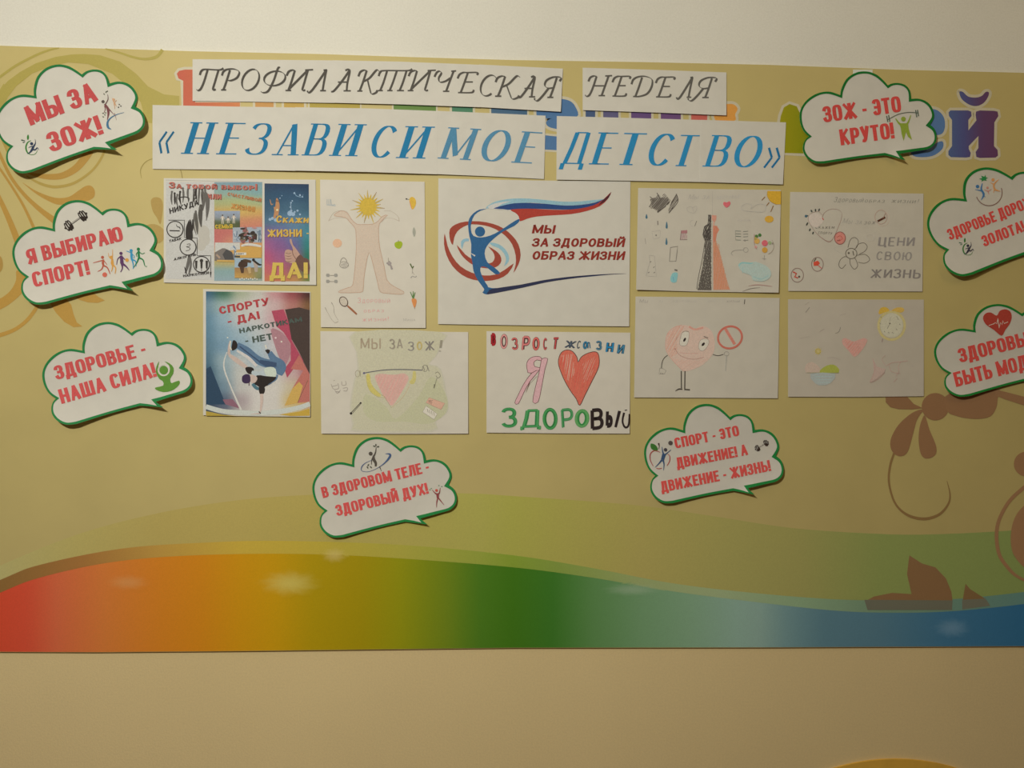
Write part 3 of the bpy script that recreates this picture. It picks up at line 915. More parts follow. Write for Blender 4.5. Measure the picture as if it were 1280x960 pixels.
placed(k, 'НЕЗА', [(180, 328), (356, 474), (502, 604), (634, 776)], 158, bt2, 'times', BLUE)
k.build('lettering', sh[0])
k = Ink(l3, T=C2, start=0.0007)
placed(k, 'ВИ', [(784, 898), (920, 1070)], 160, bt2, 'times', BLUE)
placed(k, 'СИ', [(-2, 118), (134, 290)], 160, lambda x: 547 + x * .02, 'times', BLUE, T=C3)
k.build('lettering', sh[1])
k = Ink(l3, T=C3, start=0.0007)
placed(k, 'МОЕ', [(344, 516), (546, 682), (712, 832)], 158, lambda x: 551 + (x - 340) * .055, 'times', BLUE2)
k.build('lettering', sh[2], 'paler blue letters on the last sheet')

l4 = lambda x, y: PB + 0.0035 * max(0, (y - (145 + (x - 696) * .028)) / 80) ** 3
root, sh = strip_thing('title_strip', 'lower right paper strip with big blue serif italic capitals and closing quote marks',
    [[(696, 145), (790, 147.5), (878, 150), (876, 227.5), (790, 226), (695.5, 224.5)], [(876.5, 149.8), (982.5, 153), (978.7, 230.5), (874.5, 227.4)]], l4)
for o in sh: parent_keep(o, root)
k = Ink(l4, T=C4, start=0.0007)
bt4 = lambda x: 578 + (x - 0) * .02
placed(k, 'ДЕТС', [(2, 118), (140, 256), (256, 402), (424, 548)], 160, bt4, 'times', BLUE)
placed(k, 'Т', [(544, 664)], 156, bt4, 'times', BLUE)
k.build('lettering', sh[0])
k = Ink(l4, T=C4, start=0.0007)
placed(k, 'ВО', [(708, 826), (852, 984)], 158, bt4, 'times', BLUE)
placed(k, '»', [(1014, 1096)], 140, lambda x: 602, 'quote', (26, 92, 124), slant=.14)
k.build('lettering', sh[1])
# ------------------------------------------------------------------ cloud-shaped slogan signs
K3 = crop(40, 395, 6.095)
# outline in crop units of the third cloud; 'n' marks a notch that stays sharp
OUT = [
    [(383, 264), (386, 205), (416, 125), (485, 66), (570, 45), (650, 58), (710, 92), (757, 128)],
    [(757, 128), (795, 106), (850, 97), (905, 108), (945, 145), (966, 206)],
    [(966, 206), (1030, 196), (1100, 212), (1150, 255), (1175, 320), (1152, 386)],
    [(1152, 386), (1198, 418), (1222, 478), (1214, 535), (1172, 578), (1110, 600)],
    [(1110, 600), (942, 654)], [(942, 654), (1000, 696)], [(1000, 696), (920, 690), (825, 683)],
    [(825, 683), (600, 742), (340, 822)],
    [(340, 822), (262, 828), (195, 800), (155, 752), (147, 700), (160, 655), (182, 628)],
    [(182, 628), (128, 588), (90, 520), (78, 440), (104, 365), (160, 302), (228, 264), (300, 250), (383, 264)],
]
INN = [
    [(403, 285), (402, 225), (430, 140), (490, 84), (570, 62), (640, 74), (700, 106), (762, 152)],
    [(762, 152), (800, 122), (850, 112), (900, 124), (934, 160), (950, 232)],
    [(950, 232), (1030, 213), (1090, 228), (1136, 268), (1156, 325), (1118, 398)],
    [(1118, 398), (1180, 430), (1206, 480), (1198, 528), (1160, 562), (1100, 582)],
    [(1100, 582), (908, 636)], [(908, 636), (952, 684)], [(952, 684), (890, 672), (822, 664)],
    [(822, 664), (600, 724), (336, 804)],
    [(336, 804), (265, 812), (205, 786), (168, 742), (160, 700), (170, 660), (207, 625)],
    [(207, 625), (142, 580), (106, 515), (95, 440), (118, 375), (170, 318), (232, 280), (300, 268), (403, 285)],
]
TIPS = dict(A=(403, 285), B=(762, 152), E=(950, 232), C=(1118, 398), D=(205, 625), T=(1000, 695))
TIPS = {a: K3(b) for a, b in TIPS.items()}


def solve3(M, v):
    m = [r[:] + [b] for r, b in zip(M, v)]
    for i in range(3):
        p = max(range(i, 3), key=lambda r: abs(m[r][i])); m[i], m[p] = m[p], m[i]
        for r in range(3):
            if r != i:
                f = m[r][i] / m[i][i]; m[r] = [a - f * b for a, b in zip(m[r], m[i])]
    return [m[i][3] / m[i][i] for i in range(3)]


def affine(src, dst):
    """least squares map from src to dst points"""
    M = [[0] * 3 for _ in range(3)]; vx = [0] * 3; vy = [0] * 3
    for (x, y), (X, Y) in zip(src, dst):
        r = (x, y, 1)
        for i in range(3):
            vx[i] += r[i] * X; vy[i] += r[i] * Y
            for j in range(3): M[i][j] += r[i] * r[j]
    a = solve3(M, vx); b = solve3(M, vy)
    return lambda p: (a[0] * p[0] + a[1] * p[1] + a[2], b[0] * p[0] + b[1] * p[1] + b[2])


def outline(segs, F):
    out = []
    for s in segs:
        P = smooth([F(K3(p)) for p in s], 5) if len(s) > 2 else [F(K3(p)) for p in s]
        out += P[:-1]
    return out


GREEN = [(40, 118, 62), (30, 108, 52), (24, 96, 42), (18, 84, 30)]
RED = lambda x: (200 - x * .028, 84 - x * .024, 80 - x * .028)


def cloud(label, pts, draw, lift=0.010, green=None, tail=0.006):
    F = affine([TIPS[a] for a in pts], list(pts.values()))
    o, i = outline(OUT, F), outline(INN, F)
    cx = sum(p[0] for p in o) / len(o); cy = sum(p[1] for p in o) / len(o)
    # sheet frame: down the slope of the baseline
    ax = F(K3((1000, 550))); bx = F(K3((200, 740))); L = math.dist(ax, bx); ux, uy = (ax[0] - bx[0]) / L, (ax[1] - bx[1]) / L
    tx, ty = F(K3((990, 690)))

    def h(x, y):
        dn = -(x - cx) * uy + (y - cy) * ux          # distance below the middle line
        al = (x - cx) * ux + (y - cy) * uy
        v = max(0, dn / 42)
        r = math.hypot(x - tx, y - ty)
        return PB + lift * v ** 2 * (0.45 + 0.55 * min(1.2, abs(al) / 75) ** 2) + 0.0025 * max(0, -dn / 45) ** 2 + tail * math.exp(-(r / 14) ** 2)
    s = sheet('cloud_sign', o, h, WHITE, step=4)
    tag(s, label, 'sign', 'cloud-shaped slogan signs')
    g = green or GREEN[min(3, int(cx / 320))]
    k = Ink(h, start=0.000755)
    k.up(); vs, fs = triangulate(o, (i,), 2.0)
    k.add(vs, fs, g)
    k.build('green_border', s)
    draw(s, h, cx)
    return s


def lett(s, h, T, lines, cx, name='lettering'):
    k = Ink(h, step=3, T=T, start=0.00075)
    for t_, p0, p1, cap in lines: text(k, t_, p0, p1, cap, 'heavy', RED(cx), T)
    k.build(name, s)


def leaf_runner(k, T, ox, oy, sc, dark=(50, 62, 80), gr=(62, 122, 52)):
    """little figure leaping inside a leaf-topped ring; unit about 100"""
    f = lambda p: T((ox + p[0] * sc, oy + p[1] * sc))
    k.line([(28, -52), (4, -38), (-8, -5), (2, 30), (25, 46)], [3, 8, 10, 9, 3], gr, T=f, sm=6)
    k.line([(25, 46), (50, 44), (66, 30), (72, 12)], [3, 4, 3, 1], gr, T=f)
    k.fill([(2, -58), (0, -80), (8, -94), (13, -78), (10, -60)], gr, T=f, sm=3)
    k.line([(-40, -56), (-14, -50)], [9, 4], (60, 80, 60), T=f)
    k.line([(-30, -38), (-14, -42)], [7, 4], (60, 80, 60), T=f)
    k.dot(32, -30, 11, dark, T=f)
    k.line([(56, -62), (58, -34), (44, -8), (34, 12), (20, 30), (2, 40)], [2, 6, 13, 16, 9, 3], dark, T=f)
    k.line([(40, -12), (22, -8), (10, -2)], [7, 5, 2], dark, T=f)
    k.line([(40, 10), (56, 12), (72, -2), (80, 14)], [10, 9, 6, 2], dark, T=f)


def dumbbell(k, T, ox, oy, sc, a, c=(52, 42, 36)):
    ca, sa = math.cos(a), math.sin(a)
    f = lambda p: T((ox + (p[0] * ca - p[1] * sa) * sc, oy + (p[0] * sa + p[1] * ca) * sc))
    k.line([(-42, 0), (42, 0)], 11, c, T=f, sm=0)
    k.line([(-38, -1), (38, -1)], 5, (196, 186, 168), T=f, sm=0)
    for s in (-1, 1):
        for x, r in ((46, 34), (60, 38), (76, 30)):
            k.ring(s * x, 0, 8, 7, c, ry=r, T=f)
            k.line([(s * x + 3, -r * .8), (s * x + 6, 0), (s * x + 3, r * .9)], [3, 8, 4], c, T=f)
        k.fill([(s * 88, -10), (s * 98, 0), (s * 88, 12)], c, T=f)
        k.fill([(s * 40, -4), (s * 62, 8), (s * 80, 22), (s * 62, 36), (s * 44, 26)], c, T=f, sm=3)


def figure(k, T, ox, oy, sc, c, head, limbs):
    f = lambda p: T((ox + p[0] * sc, oy + p[1] * sc))
    k.dot(head[0], head[1], head[2], c, T=f, n=12)
    for pts, w in limbs: k.line(pts, w, c, T=f, sm=4)


K1 = crop(0, 40, 4)
def c1(s, h, cx):
    lett(s, h, K1, [('МЫ ЗА', (152, 469), (492, 341), 98), ('ЗОЖ!', (258, 602), (517, 508), 98)], cx)
    k = Ink(h, step=3, T=K1, start=0.00075)
    leaf_runner(k, K1, 135, 580, .72)
    k.build('leaf_runner_emblem', s)
    k = Ink(h, step=3, T=K1, start=0.00075)
    DK, MR = (96, 84, 76), (124, 76, 74)
    k.dot(515, 348, 8, DK)
    k.line([(538, 312), (540, 335), (530, 356), (522, 366)], [2, 4, 5, 7], (110, 80, 74))
    k.line([(524, 362), (538, 382), (542, 408), (536, 440)], [9, 13, 10, 2], MR)
    k.line([(522, 370), (526, 385), (520, 404)], [5, 4, 2], MR)
    k.line([(540, 380), (556, 398), (572, 415)], [7, 4, 2], MR)
    for x, y in ((530, 300), (520, 310), (536, 296), (515, 406), (524, 414), (516, 424), (528, 404)): k.dot(x, y, 4.5, (84, 88, 64), ry=2.5, a=x * 7 % 180, n=10)
    OR_ = (206, 160, 118)
    k.dot(568, 338, 7, OR_)
    k.line([(560, 330), (570, 350), (582, 372)], [2, 7, 2], OR_); k.line([(572, 352), (584, 340)], [4, 2], OR_); k.line([(570, 356), (574, 384)], [5, 2], OR_)
    for x, y in ((596, 362), (604, 370), (592, 376)): k.dot(x, y, 3.5, (90, 84, 74), n=8)
    k.line([(620, 402), (585, 412), (555, 428), (538, 450), (540, 476), (556, 486)], [1.5, 3, 5, 9, 11, 2], (74, 116, 140), sm=6)
    k.line([(572, 405), (582, 440)], [3, 1], (140, 110, 100))
    k.build('reaching_people_emblem', s)


cloud('cloud sign at the upper left corner with two-line slogan and leaf runner emblem', dict(A=K1((180, 330)), B=K1((410, 228)), E=K1((540, 278)), C=K1((660, 380)), D=K1((70, 572)), T=K1((580, 588))), c1, lift=.012)

K2 = crop(0, 220, 5.3333)
def c2(s, h, cx):
    lett(s, h, K2, [('Я ВЫБИРАЮ', (190, 591), (826, 430), 100), ('СПОРТ!', (228, 742), (600, 655), 100)], cx)
    k = Ink(h, step=3, T=K2, start=0.00075)
    dumbbell(k, K2, 505, 298, .95, -.62)
    k.build('dumbbell_emblem', s, 'black dumbbell')
    k = Ink(h, step=3, T=K2, start=0.00075)
    run = [([(0, -28), (-4, -8), (0, 8)], [9, 13, 10]), ([(0, 8), (20, 16), (34, 38), (40, 52)], [9, 8, 5, 4]), ([(-2, 8), (-12, 26), (-30, 34), (-46, 36)], [9, 7, 5, 3]),
           ([(0, -24), (-16, -22), (-34, -14)], [6, 4, 3]), ([(0, -24), (14, -10), (28, -4)], [6, 4, 3])]
    figure(k, K2, 690, 588, 1.15, (176, 88, 66), (-6, -40, 9), [([(0, -28), (-4, -8), (0, 8)], [9, 13, 10]), ([(0, 8), (22, 20), (38, 56)], [9, 7, 4]), ([(-2, 8), (-12, 30), (-34, 42)], [9, 6, 3]), ([(0, -24), (-30, -16), (-60, -8)], [6, 5, 3]), ([(0, -22), (12, -8), (20, 4)], [6, 4, 3])])
    k.dot(698, 658, 16, (200, 100, 78))
    figure(k, K2, 748, 580, 1.15, (206, 148, 70), (-6, -34, 9), [([(0, -24), (0, 0), (4, 14)], [10, 17, 12]), ([(4, 10), (20, 30), (16, 62)], [9, 7, 4]), ([(2, 10), (0, 34), (-6, 50)], [9, 6, 3]), ([(0, -20), (2, -50), (2, -80)], [5, 4, 2]), ([(0, -20), (-18, -34), (-22, -58)], [5, 4, 2])])
    figure(k, K2, 806, 566, 1.2, (92, 58, 92), (0, -42, 9), [([(0, -30), (4, -6), (6, 14)], [14, 18, 20]), ([(6, 14), (28, 30), (46, 52)], [14, 9, 4]), ([(4, 14), (8, 40), (-2, 62)], [12, 7, 4]), ([(0, -26), (-18, -10), (-24, 22)], [7, 5, 3]), ([(6, -24), (22, -8), (36, 0)], [7, 5, 3])])
    k.dot(846, 560, 12, (206, 148, 70))
    figure(k, K2, 876, 552, 1.15, (60, 140, 170), (-2, -48, 9), [([(0, -38), (0, -16), (2, 4)], [11, 13, 11]), ([(2, 4), (24, 14), (26, 44)], [9, 7, 4]), ([(2, 4), (10, 30), (10, 58)], [9, 6, 4]), ([(0, -34), (-24, -44), (-30, -44)], [5, 4, 3]), ([(0, -30), (16, -16), (12, -2)], [5, 4, 3])])
    figure(k, K2, 922, 545, 1.2, (38, 116, 66), (0, -48, 9), [([(2, -38), (2, -16), (4, 0)], [11, 12, 11]), ([(4, 0), (26, 12), (36, 44), (48, 48)], [9, 7, 4, 3]), ([(2, 0), (-8, 26), (-26, 54)], [9, 6, 3]), ([(4, -34), (20, -22), (36, -28)], [5, 4, 3]), ([(0, -34), (-12, -20), (-8, -6)], [5, 4, 3])])
    k.build('running_athletes_emblem', s, 'row of five small running figures in red, orange, purple, blue and green')


cloud('cloud sign on the left with a black dumbbell and five coloured running figures', dict(A=K2((370, 372)), B=K2((683, 268)), E=K2((852, 340)), C=K2((990, 492)), D=K2((190, 668)), T=K2((893, 768))), c2)

def c3(s, h, cx):
    lett(s, h, K3, [('ЗДОРОВЬЕ -', (188, 487), (876, 297), 106), ('НАША СИЛА!', (226, 670), (950, 460), 112)], cx)
    k = Ink(h, step=3, T=K3, start=0.0009)
    g1 = (88, 130, 50)
    k.fill([(968, 345), (948, 385), (945, 430), (970, 480), (995, 495), (1000, 530), (940, 545), (945, 562), (1000, 580), (1060, 570), (1100, 545), (1125, 515), (1120, 492), (1080, 505), (1060, 510), (1052, 478), (1075, 440), (1078, 395), (1050, 362), (1008, 345), (1040, 372), (1052, 405), (1040, 440), (1008, 455), (975, 445), (960, 415), (962, 380)], g1, sm=2)
    k.dot(1003, 412, 33, g1)
    k.ring(1003, 412, 42, 8, (200, 192, 170))
    k.build('yoga_figure_emblem', s, 'green seated yoga figure')


cloud('lowest of the three cloud signs on the left, with a green seated yoga figure', {a: b for a, b in TIPS.items()}, c3)

def c4(s, h, cx):
    lett(s, h, R5, [('ЗОЖ - ЭТО', (281, 373), (669, 318), 80), ('КРУТО!', (365, 487), (632, 451), 80)], cx)
    k = Ink(h, step=3, T=R5, start=0.0009)
    g1 = (112, 122, 40)
    k.dot(677, 355, 12, g1)
    k.line([(638, 352), (655, 376), (676, 386), (698, 376), (714, 336)], [5, 9, 14, 9, 4], g1)
    k.fill([(655, 376), (700, 376), (704, 405), (720, 460), (700, 444), (690, 420), (678, 464), (668, 430), (664, 400)], g1)
    k.line([(600, 358), (650, 332), (700, 322), (748, 324)], 3.5, (70, 72, 56), sm=6)
    for x, y, l in ((596, 354, 15), (606, 352, 17), (741, 328, 18), (750, 325, 16)): k.line([(x - 3, y - l), (x + 3, y + l)], 5, (62, 72, 56))
    k.build('weightlifter_emblem', s, 'green weightlifter holding a barbell overhead')
    k = Ink(PB + .0003, start=0.0)
    t = sheet('tape_piece', [R5(p) for p in ((425, 108), (523, 108), (523, 150), (425, 150))], PB + .0002, paper_mat(albedo((170, 166, 146), 1090, 90), 'sticky_tape'), parent=s, thick=.0001)


cloud('cloud sign at the upper right with a green weightlifter under a barbell', dict(A=R5((372, 247)), B=R5((597, 203)), E=R5((707, 268)), C=R5((788, 390)), D=R5((218, 445)), T=R5((688, 558))), c4, lift=.009)

K5 = crop(1080, 200, 6.4)
def c5(s, h, cx):
    lett(s, h, K5, [('ЗДОРОВЬЕ ДОРОЖЕ', (690, 641), (1398, 352), 88), ('ЗОЛОТА!', (964, 694), (1292, 566), 88)], cx)
    k = Ink(h, step=3, T=K5, start=0.0009)
    leaf_runner(k, K5, 800, 715, .98, dark=(44, 40, 46), gr=(40, 84, 34))
    k.build('leaf_runner_emblem', s)
    k = Ink(h, step=3, T=K5, start=0.0009)
    k.ring(1000, 260, 105, 6, (96, 66, 52), a0=-20, a1=160)
    bl, og, pk = (52, 86, 112), (178, 112, 66), (150, 100, 84)
    k.dot(908, 212, 14, bl); k.line([(948, 185), (938, 232), (958, 275), (938, 320)], [4, 14, 16, 4], bl); k.line([(890, 236), (940, 246)], [3, 10], bl)
    k.line([(950, 270), (970, 298)], [8, 3], bl)
    k.dot(1032, 158, 13, og); k.line([(1078, 155), (1040, 195), (1048, 235), (1092, 250)], [4, 13, 15, 4], og); k.line([(1046, 225), (1036, 262)], [12, 3], og); k.line([(1008, 178), (1040, 196)], [3, 9], og)
    k.dot(988, 222, 10, pk); k.line([(962, 236), (992, 248), (1020, 232)], [3, 8, 3], pk); k.line([(990, 246), (1000, 275)], [9, 4], pk)
    k.fill([(920, 150), (945, 145), (938, 125), (962, 134), (972, 118), (975, 138), (992, 142), (975, 152), (982, 165), (958, 162), (942, 172), (942, 158)], (34, 100, 48))
    k.build('three_people_emblem', s, 'round emblem of blue, pink and orange people under a green leaf')


cloud('cloud sign cut off by the right edge with a round three-people emblem at its top', dict(A=K5((835, 335)), B=K5((1157, 170)), D=K5((688, 708)), T=(1319, 316), C=(1340, 259)), c5)

K6 = crop(1080, 350, 6.4)
def c6(s, h, cx):
    lett(s, h, K6, [('ЗДОРОВЫМ', (772, 662), (1420, 497), 112), ('БЫТЬ МОДНО!', (738, 856), (1490, 668), 118)], cx)
    k = Ink(h, step=3, T=K6, start=0.0009)
    rd = (130, 46, 34)
    k.fill([(1100, 446), (1040, 400), (975, 355), (952, 305), (972, 268), (1015, 260), (1062, 285), (1085, 248), (1130, 234), (1170, 252), (1182, 298), (1165, 352), (1130, 400)], rd, sm=3)
    wt = (205, 188, 168)
    k.line([(998, 364), (1040, 350), (1050, 340), (1062, 352), (1072, 306), (1080, 385), (1092, 340), (1104, 358), (1112, 325), (1122, 348), (1152, 335)], 5, wt, sm=0)
    k.build('heartbeat_emblem', s, 'red heart with a white pulse line')


cloud('cloud sign at the right edge with a red heart and white pulse line', dict(A=K6((910, 410)), B=K6((1255, 310)), D=K6((692, 742)), T=(1320, 477), C=(1338, 428)), c6)

K7 = crop(375, 540, 6.095)
def c7(s, h, cx):
    lett(s, h, K7, [('В ЗДОРОВОМ ТЕЛЕ -', (176, 504), (990, 303), 84), ('ЗДОРОВЫЙ ДУХ!', (284, 641), (980, 468), 84)], cx)
    k = Ink(h, step=3, T=K7, start=0.0009)
    DK = (78, 70, 60)
    k.dot(538, 165, 15, DK)
    k.line([(580, 115), (576, 150), (565, 180)], [4, 8, 12], DK)
    k.line([(562, 178), (560, 205), (576, 235), (576, 262)], [12, 22, 20, 12], DK)
    k.line([(556, 190), (546, 215), (544, 248)], [9, 7, 4], DK)
    for x, y, a in ((565, 108, 20), (578, 100, 90), (594, 112, 160), (520, 252, 120), (514, 270, 60), (540, 268, 45)): k.dot(x, y, 10, (70, 70, 56), ry=5, a=a, n=10)
    k.line([(545, 215), (500, 235), (472, 262), (470, 295), (520, 302), (580, 280), (640, 240), (680, 195), (685, 170), (650, 165)], [2, 4, 7, 4, 3, 3, 8, 16, 14, 2], (66, 84, 112), sm=6)
    k.line([(605, 262), (620, 298)], [8, 3], DK)
    k.build('reaching_figure_emblem', s, 'dark figure reaching up inside a blue ellipse')
    k = Ink(h, step=3, T=K7, start=0.0009)
    MR = (120, 58, 56)
    k.dot(1040, 445, 11, (170, 74, 60))
    k.line([(1008, 442), (1030, 466), (1048, 474), (1062, 462), (1068, 425)], [4, 9, 14, 9, 3], MR)
    k.line([(1048, 470), (1050, 505)], [22, 16], MR)
    k.line([(1050, 500), (1042, 535), (1040, 575)], [11, 8, 3], MR); k.line([(1052, 500), (1072, 525), (1098, 556)], [11, 8, 3], MR)
    for x, y in ((990, 440), (1000, 430), (1058, 408), (1080, 415)): k.dot(x, y, 6, (100, 120, 90), ry=4, n=8)
    k.build('cheering_figure_emblem', s, 'small maroon figure with raised arms')


cloud('cloud sign below the green muscle drawing, with a dark figure reaching inside a blue ellipse', dict(A=K7((418, 265)), B=K7((766, 158)), E=K7((945, 238)), C=K7((1092, 410)), D=K7((205, 600)), T=K7((975, 705))), c7, lift=.005, tail=.004)

K8 = crop(790, 500, 6.4)
def c8(s, h, cx):
    lett(s, h, K8, [('СПОРТ - ЭТО', (350, 388), (862, 284), 84), ('ДВИЖЕНИЕ! А', (362, 548), (930, 438), 86), ('ДВИЖЕНИЕ - ЖИЗНЬ!', (238, 740), (1112, 566), 88)], cx)
    k = Ink(h, step=3, T=K8, start=0.0009)
    MR, BL = (134, 56, 50), (48, 66, 88)
    k.line([(225, 418), (180, 405), (148, 430), (146, 478), (170, 530)], [4, 7, 8, 7, 4], MR, sm=6)
    k.line([(285, 432), (302, 450), (300, 490), (280, 525)], [4, 6, 7, 5], MR, sm=6)
    k.line([(195, 545), (215, 550), (238, 545)], 6, MR)
    k.fill([(150, 350), (180, 355), (202, 378), (205, 402), (175, 402), (152, 385)], (50, 92, 36), sm=3)
    k.line([(212, 345), (218, 370), (214, 392)], [14, 6, 4], (60, 44, 36))
    k.dot(308, 344, 18, (70, 60, 54)); k.dot(268, 398, 14, (60, 54, 56))
    k.line([(240, 375), (246, 415), (256, 440)], [4, 10, 16], BL); k.line([(312, 398), (280, 425), (258, 442)], [3, 8, 14], BL)
    k.line([(256, 435), (244, 478)], [30, 26], BL); k.line([(240, 478), (215, 508), (184, 540)], [16, 9, 3], BL); k.line([(248, 480), (256, 515), (252, 562)], [14, 9, 3], BL)
    k.build('apple_athlete_emblem', s, 'blue figure leaping inside an apple outline')
    k = Ink(h, step=3, T=K8, start=0.0009)
    dumbbell(k, K8, 1038, 365, .66, -.55, (44, 32, 26))
    k.build('dumbbell_emblem', s)


cloud('cloud sign below the smiling heart drawing, with three lines and an apple emblem', dict(A=K8((430, 268)), B=K8((785, 170)), E=K8((968, 262)), C=K8((1110, 445)), D=K8((205, 600)), T=K8((985, 765))), c8, lift=.007)
# ------------------------------------------------------------------ printed posters
def flat_sheet(name, label, cat, group, corners, T, mat, amt=.0012, side=0, wav=0, base=PB):
    P = [T(c) for c in corners]
    ys = [p[1] for p in P]; xs = [p[0] for p in P]
    h = edge_lift(min(ys), max(ys), base, amt, min(xs), max(xs), side, wav)
    o = sheet(name, corners, h, mat, T, step=12)
    tag(o, label, cat, group)
    return o, h


Ink.sat = .84                       # the two colour posters are faded prints
P1 = crop(200, 218, 6.4)
s, h = flat_sheet('poster', 'landscape printed poster split into a black and white crowd, photos and a blue panel', 'poster', 'printed posters', [(30, 30), (620, 34), (1245, 42), (1250, 885), (640, 878), (30, 865)], P1, WHITE, .002)
k = Ink(h, T=P1, start=.0003, d=1.2e-5)
BK, GY = (60, 54, 48), (104, 98, 88)
k.line([(45, 45), (820, 62)], 3, (170, 164, 150))
k.fill([(48, 60), (434, 62), (434, 845), (48, 835)], (196, 190, 174))
# soft grey shade of the queue
for x, y, r in ((350, 470, 48), (330, 560, 40), (360, 520, 40), (300, 420, 36), (240, 500, 30)): k.dot(x, y, r, (150, 144, 132, .35), ry=r * 1.3)
random.seed(3)
for i in range(13):
    x = 95 + i * 22; y0 = 100 + (i % 3) * 12 - (0 if i > 3 else -40)
    c = BK if i % 2 else GY
    if 4 < i < 9 and i % 2: continue
    k.line([(x, y0), (x + random.uniform(-8, 8), y0 + 50), (x + random.uniform(-8, 8), y0 + 85 + random.uniform(0, 45))], [12, 16, 5], c)
    k.dot(x, y0, 9, c)
k.line([(165, 215), (150, 190), (195, 180), (230, 190), (228, 214)], 8, BK); k.line([(265, 165), (285, 170), (283, 195), (268, 196)], 7, BK); k.line([(268, 165), (264, 220)], 7, BK)
k.line([(312, 110), (308, 240)], 10, GY)
for pts, w, c in ((((340, 130), (352, 200), (340, 290)), (14, 26, 10), GY), (((370, 150), (380, 230), (372, 340)), (18, 30, 8), GY), (((392, 200), (384, 280), (370, 370)), (12, 20, 5), GY), (((330, 240), (322, 330), (330, 420)), (26, 34, 8), (88, 82, 72)),
                  (((285, 295), (288, 350), (296, 420), (300, 480)), (14, 28, 22, 5), (96, 90, 78)), (((275, 310), (268, 400), (290, 485)), (10, 12, 4), (110, 104, 92)), (((240, 370), (232, 430), (234, 500), (236, 550)), (22, 50, 56, 26), BK), (((262, 360), (262, 420), (250, 470)), (8, 16, 10), BK),
                  (((230, 650), (228, 700), (212, 760), (200, 790)), (12, 26, 20, 6), GY), (((240, 650), (248, 710), (238, 770), (228, 800)), (8, 14, 16, 5), GY), (((196, 740), (206, 770), (212, 800)), (4, 12, 5), BK)):
    k.line(list(pts), list(w), c)
for x, y in ((240, 370), (286, 296), (340, 130), (366, 148), (318, 270), (232, 655)): k.dot(x, y, 9, GY)
text(k, 'НИКУДА', (78, 316), (312, 244), 42, 'bold', BK, slant=.15)
k.line([(68, 366), (195, 366), (195, 505), (297, 508), (297, 650), (406, 650), (406, 822)], 4.5, BK, sm=0)
k.fill([(398, 780), (412, 780), (406, 826)], BK)
for x, y, r in ((120, 440, 65), (224, 582, 64), (332, 720, 64)):
    k.dot(x, y, r - 4, (196, 190, 174)); k.ring(x, y, r, 8, BK)
k.line([(76, 450), (158, 452)], 9, BK); k.line([(130, 400), (138, 418), (156, 424), (162, 440)], [4, 6, 8, 3], BK)
k.line([(215, 560), (240, 556), (235, 575), (210, 578), (240, 590), (232, 606), (206, 612)], 6, GY, sm=3)
for x in (290, 332, 374): k.line([(x, 690), (x, 752)], [20, 14], BK, sm=0); k.line([(x, 752), (x, 775)], 6, GY)
k.dot(332, 690, 14, BK)
text(k, 'ТАБАК', (72, 545), (170, 522), 20, 'bold', BK, slant=.3)
text(k, 'АЛКОГОЛЬ', (110, 690), (290, 648), 19, 'bold', BK, slant=.3)
text(k, 'НАРКОТИКИ', (186, 822), (392, 796), 20, 'bold', BK)
k.build('crowd_panel', s, 'black and white panel with a queue of people and three round signs')
k = Ink(h, T=P1, start=.0003, d=1.2e-5)
k.grid([(434, 62), (818, 62), (818, 852), (434, 852)], [[(132, 158, 160), (122, 152, 158), (126, 156, 160)], [(140, 166, 150), (134, 166, 150), (124, 162, 156)], [(168, 170, 110), (170, 174, 110), (160, 172, 120)], [(196, 160, 84), (204, 164, 80), (206, 160, 80)], [(200, 130, 88), (204, 132, 90), (204, 128, 90)],
     [(196, 104, 92), (200, 110, 96), (202, 112, 98)], [(198, 104, 96), (204, 136, 96), (206, 144, 88)], [(200, 160, 110), (208, 152, 70), (206, 144, 70)], [(180, 160, 92), (190, 160, 84), (150, 164, 130)], [(132, 158, 148), (130, 160, 152), (150, 150, 120)], [(138, 160, 158), (140, 160, 158), (150, 160, 140)]], sub=4)
# photographs pasted into the print
k.grid([(436, 292), (640, 292), (640, 440), (436, 436)], [[(150, 160, 172)] * 3, [(140, 146, 150)] * 3, [(92, 100, 62), (104, 108, 70), (80, 88, 56)], [(96, 100, 52), (108, 108, 58), (88, 92, 54)]], sub=3)
for x, y, hh in ((500, 335, 60), (545, 350, 38), (590, 330, 62)):
    k.line([(x, y), (x, y + hh * .5)], [18, 13], (212, 198, 170)); k.line([(x - 5, y + hh * .45), (x - 6, y + hh)], 6, (200, 186, 158)); k.line([(x + 5, y + hh * .45), (x + 7, y + hh)], 6, (200, 186, 158)); k.dot(x, y - 8, 6, (96, 72, 56)); k.line([(x - 18, y + 18), (x, y + 6), (x + 18, y + 18)], 5, (208, 180, 150))
text(k, 'СЕМЬЯ', (442, 434), (580, 430), 32, 'bold', (214, 170, 40))
k.fill([(582, 425), (815, 420), (815, 545), (582, 545)], (158, 164, 166))
k.fill([(440, 545), (640, 548), (640, 600), (440, 620)], (196, 190, 172))
random.seed(5)
for i in range(46):
    x, y = random.uniform(630, 770), random.uniform(428, 540)
    k.dot(x, y, random.uniform(7, 16), random.choice([(92, 56, 50), (150, 92, 84), (70, 58, 48), (110, 100, 74), (184, 130, 120), (60, 50, 44)]), ry=random.uniform(10, 22), a=random.uniform(0, 180), n=9)
for i in range(10): k.line([(random.uniform(590, 625), random.uniform(450, 530)), (random.uniform(600, 640), random.uniform(460, 540))], 7, random.choice([(120, 134, 146), (186, 188, 184)]))
for i in range(10): k.line([(random.uniform(775, 812), random.uniform(440, 545)), (random.uniform(775, 812), random.uniform(440, 545))], 7, random.choice([(110, 126, 136), (190, 194, 184)]))
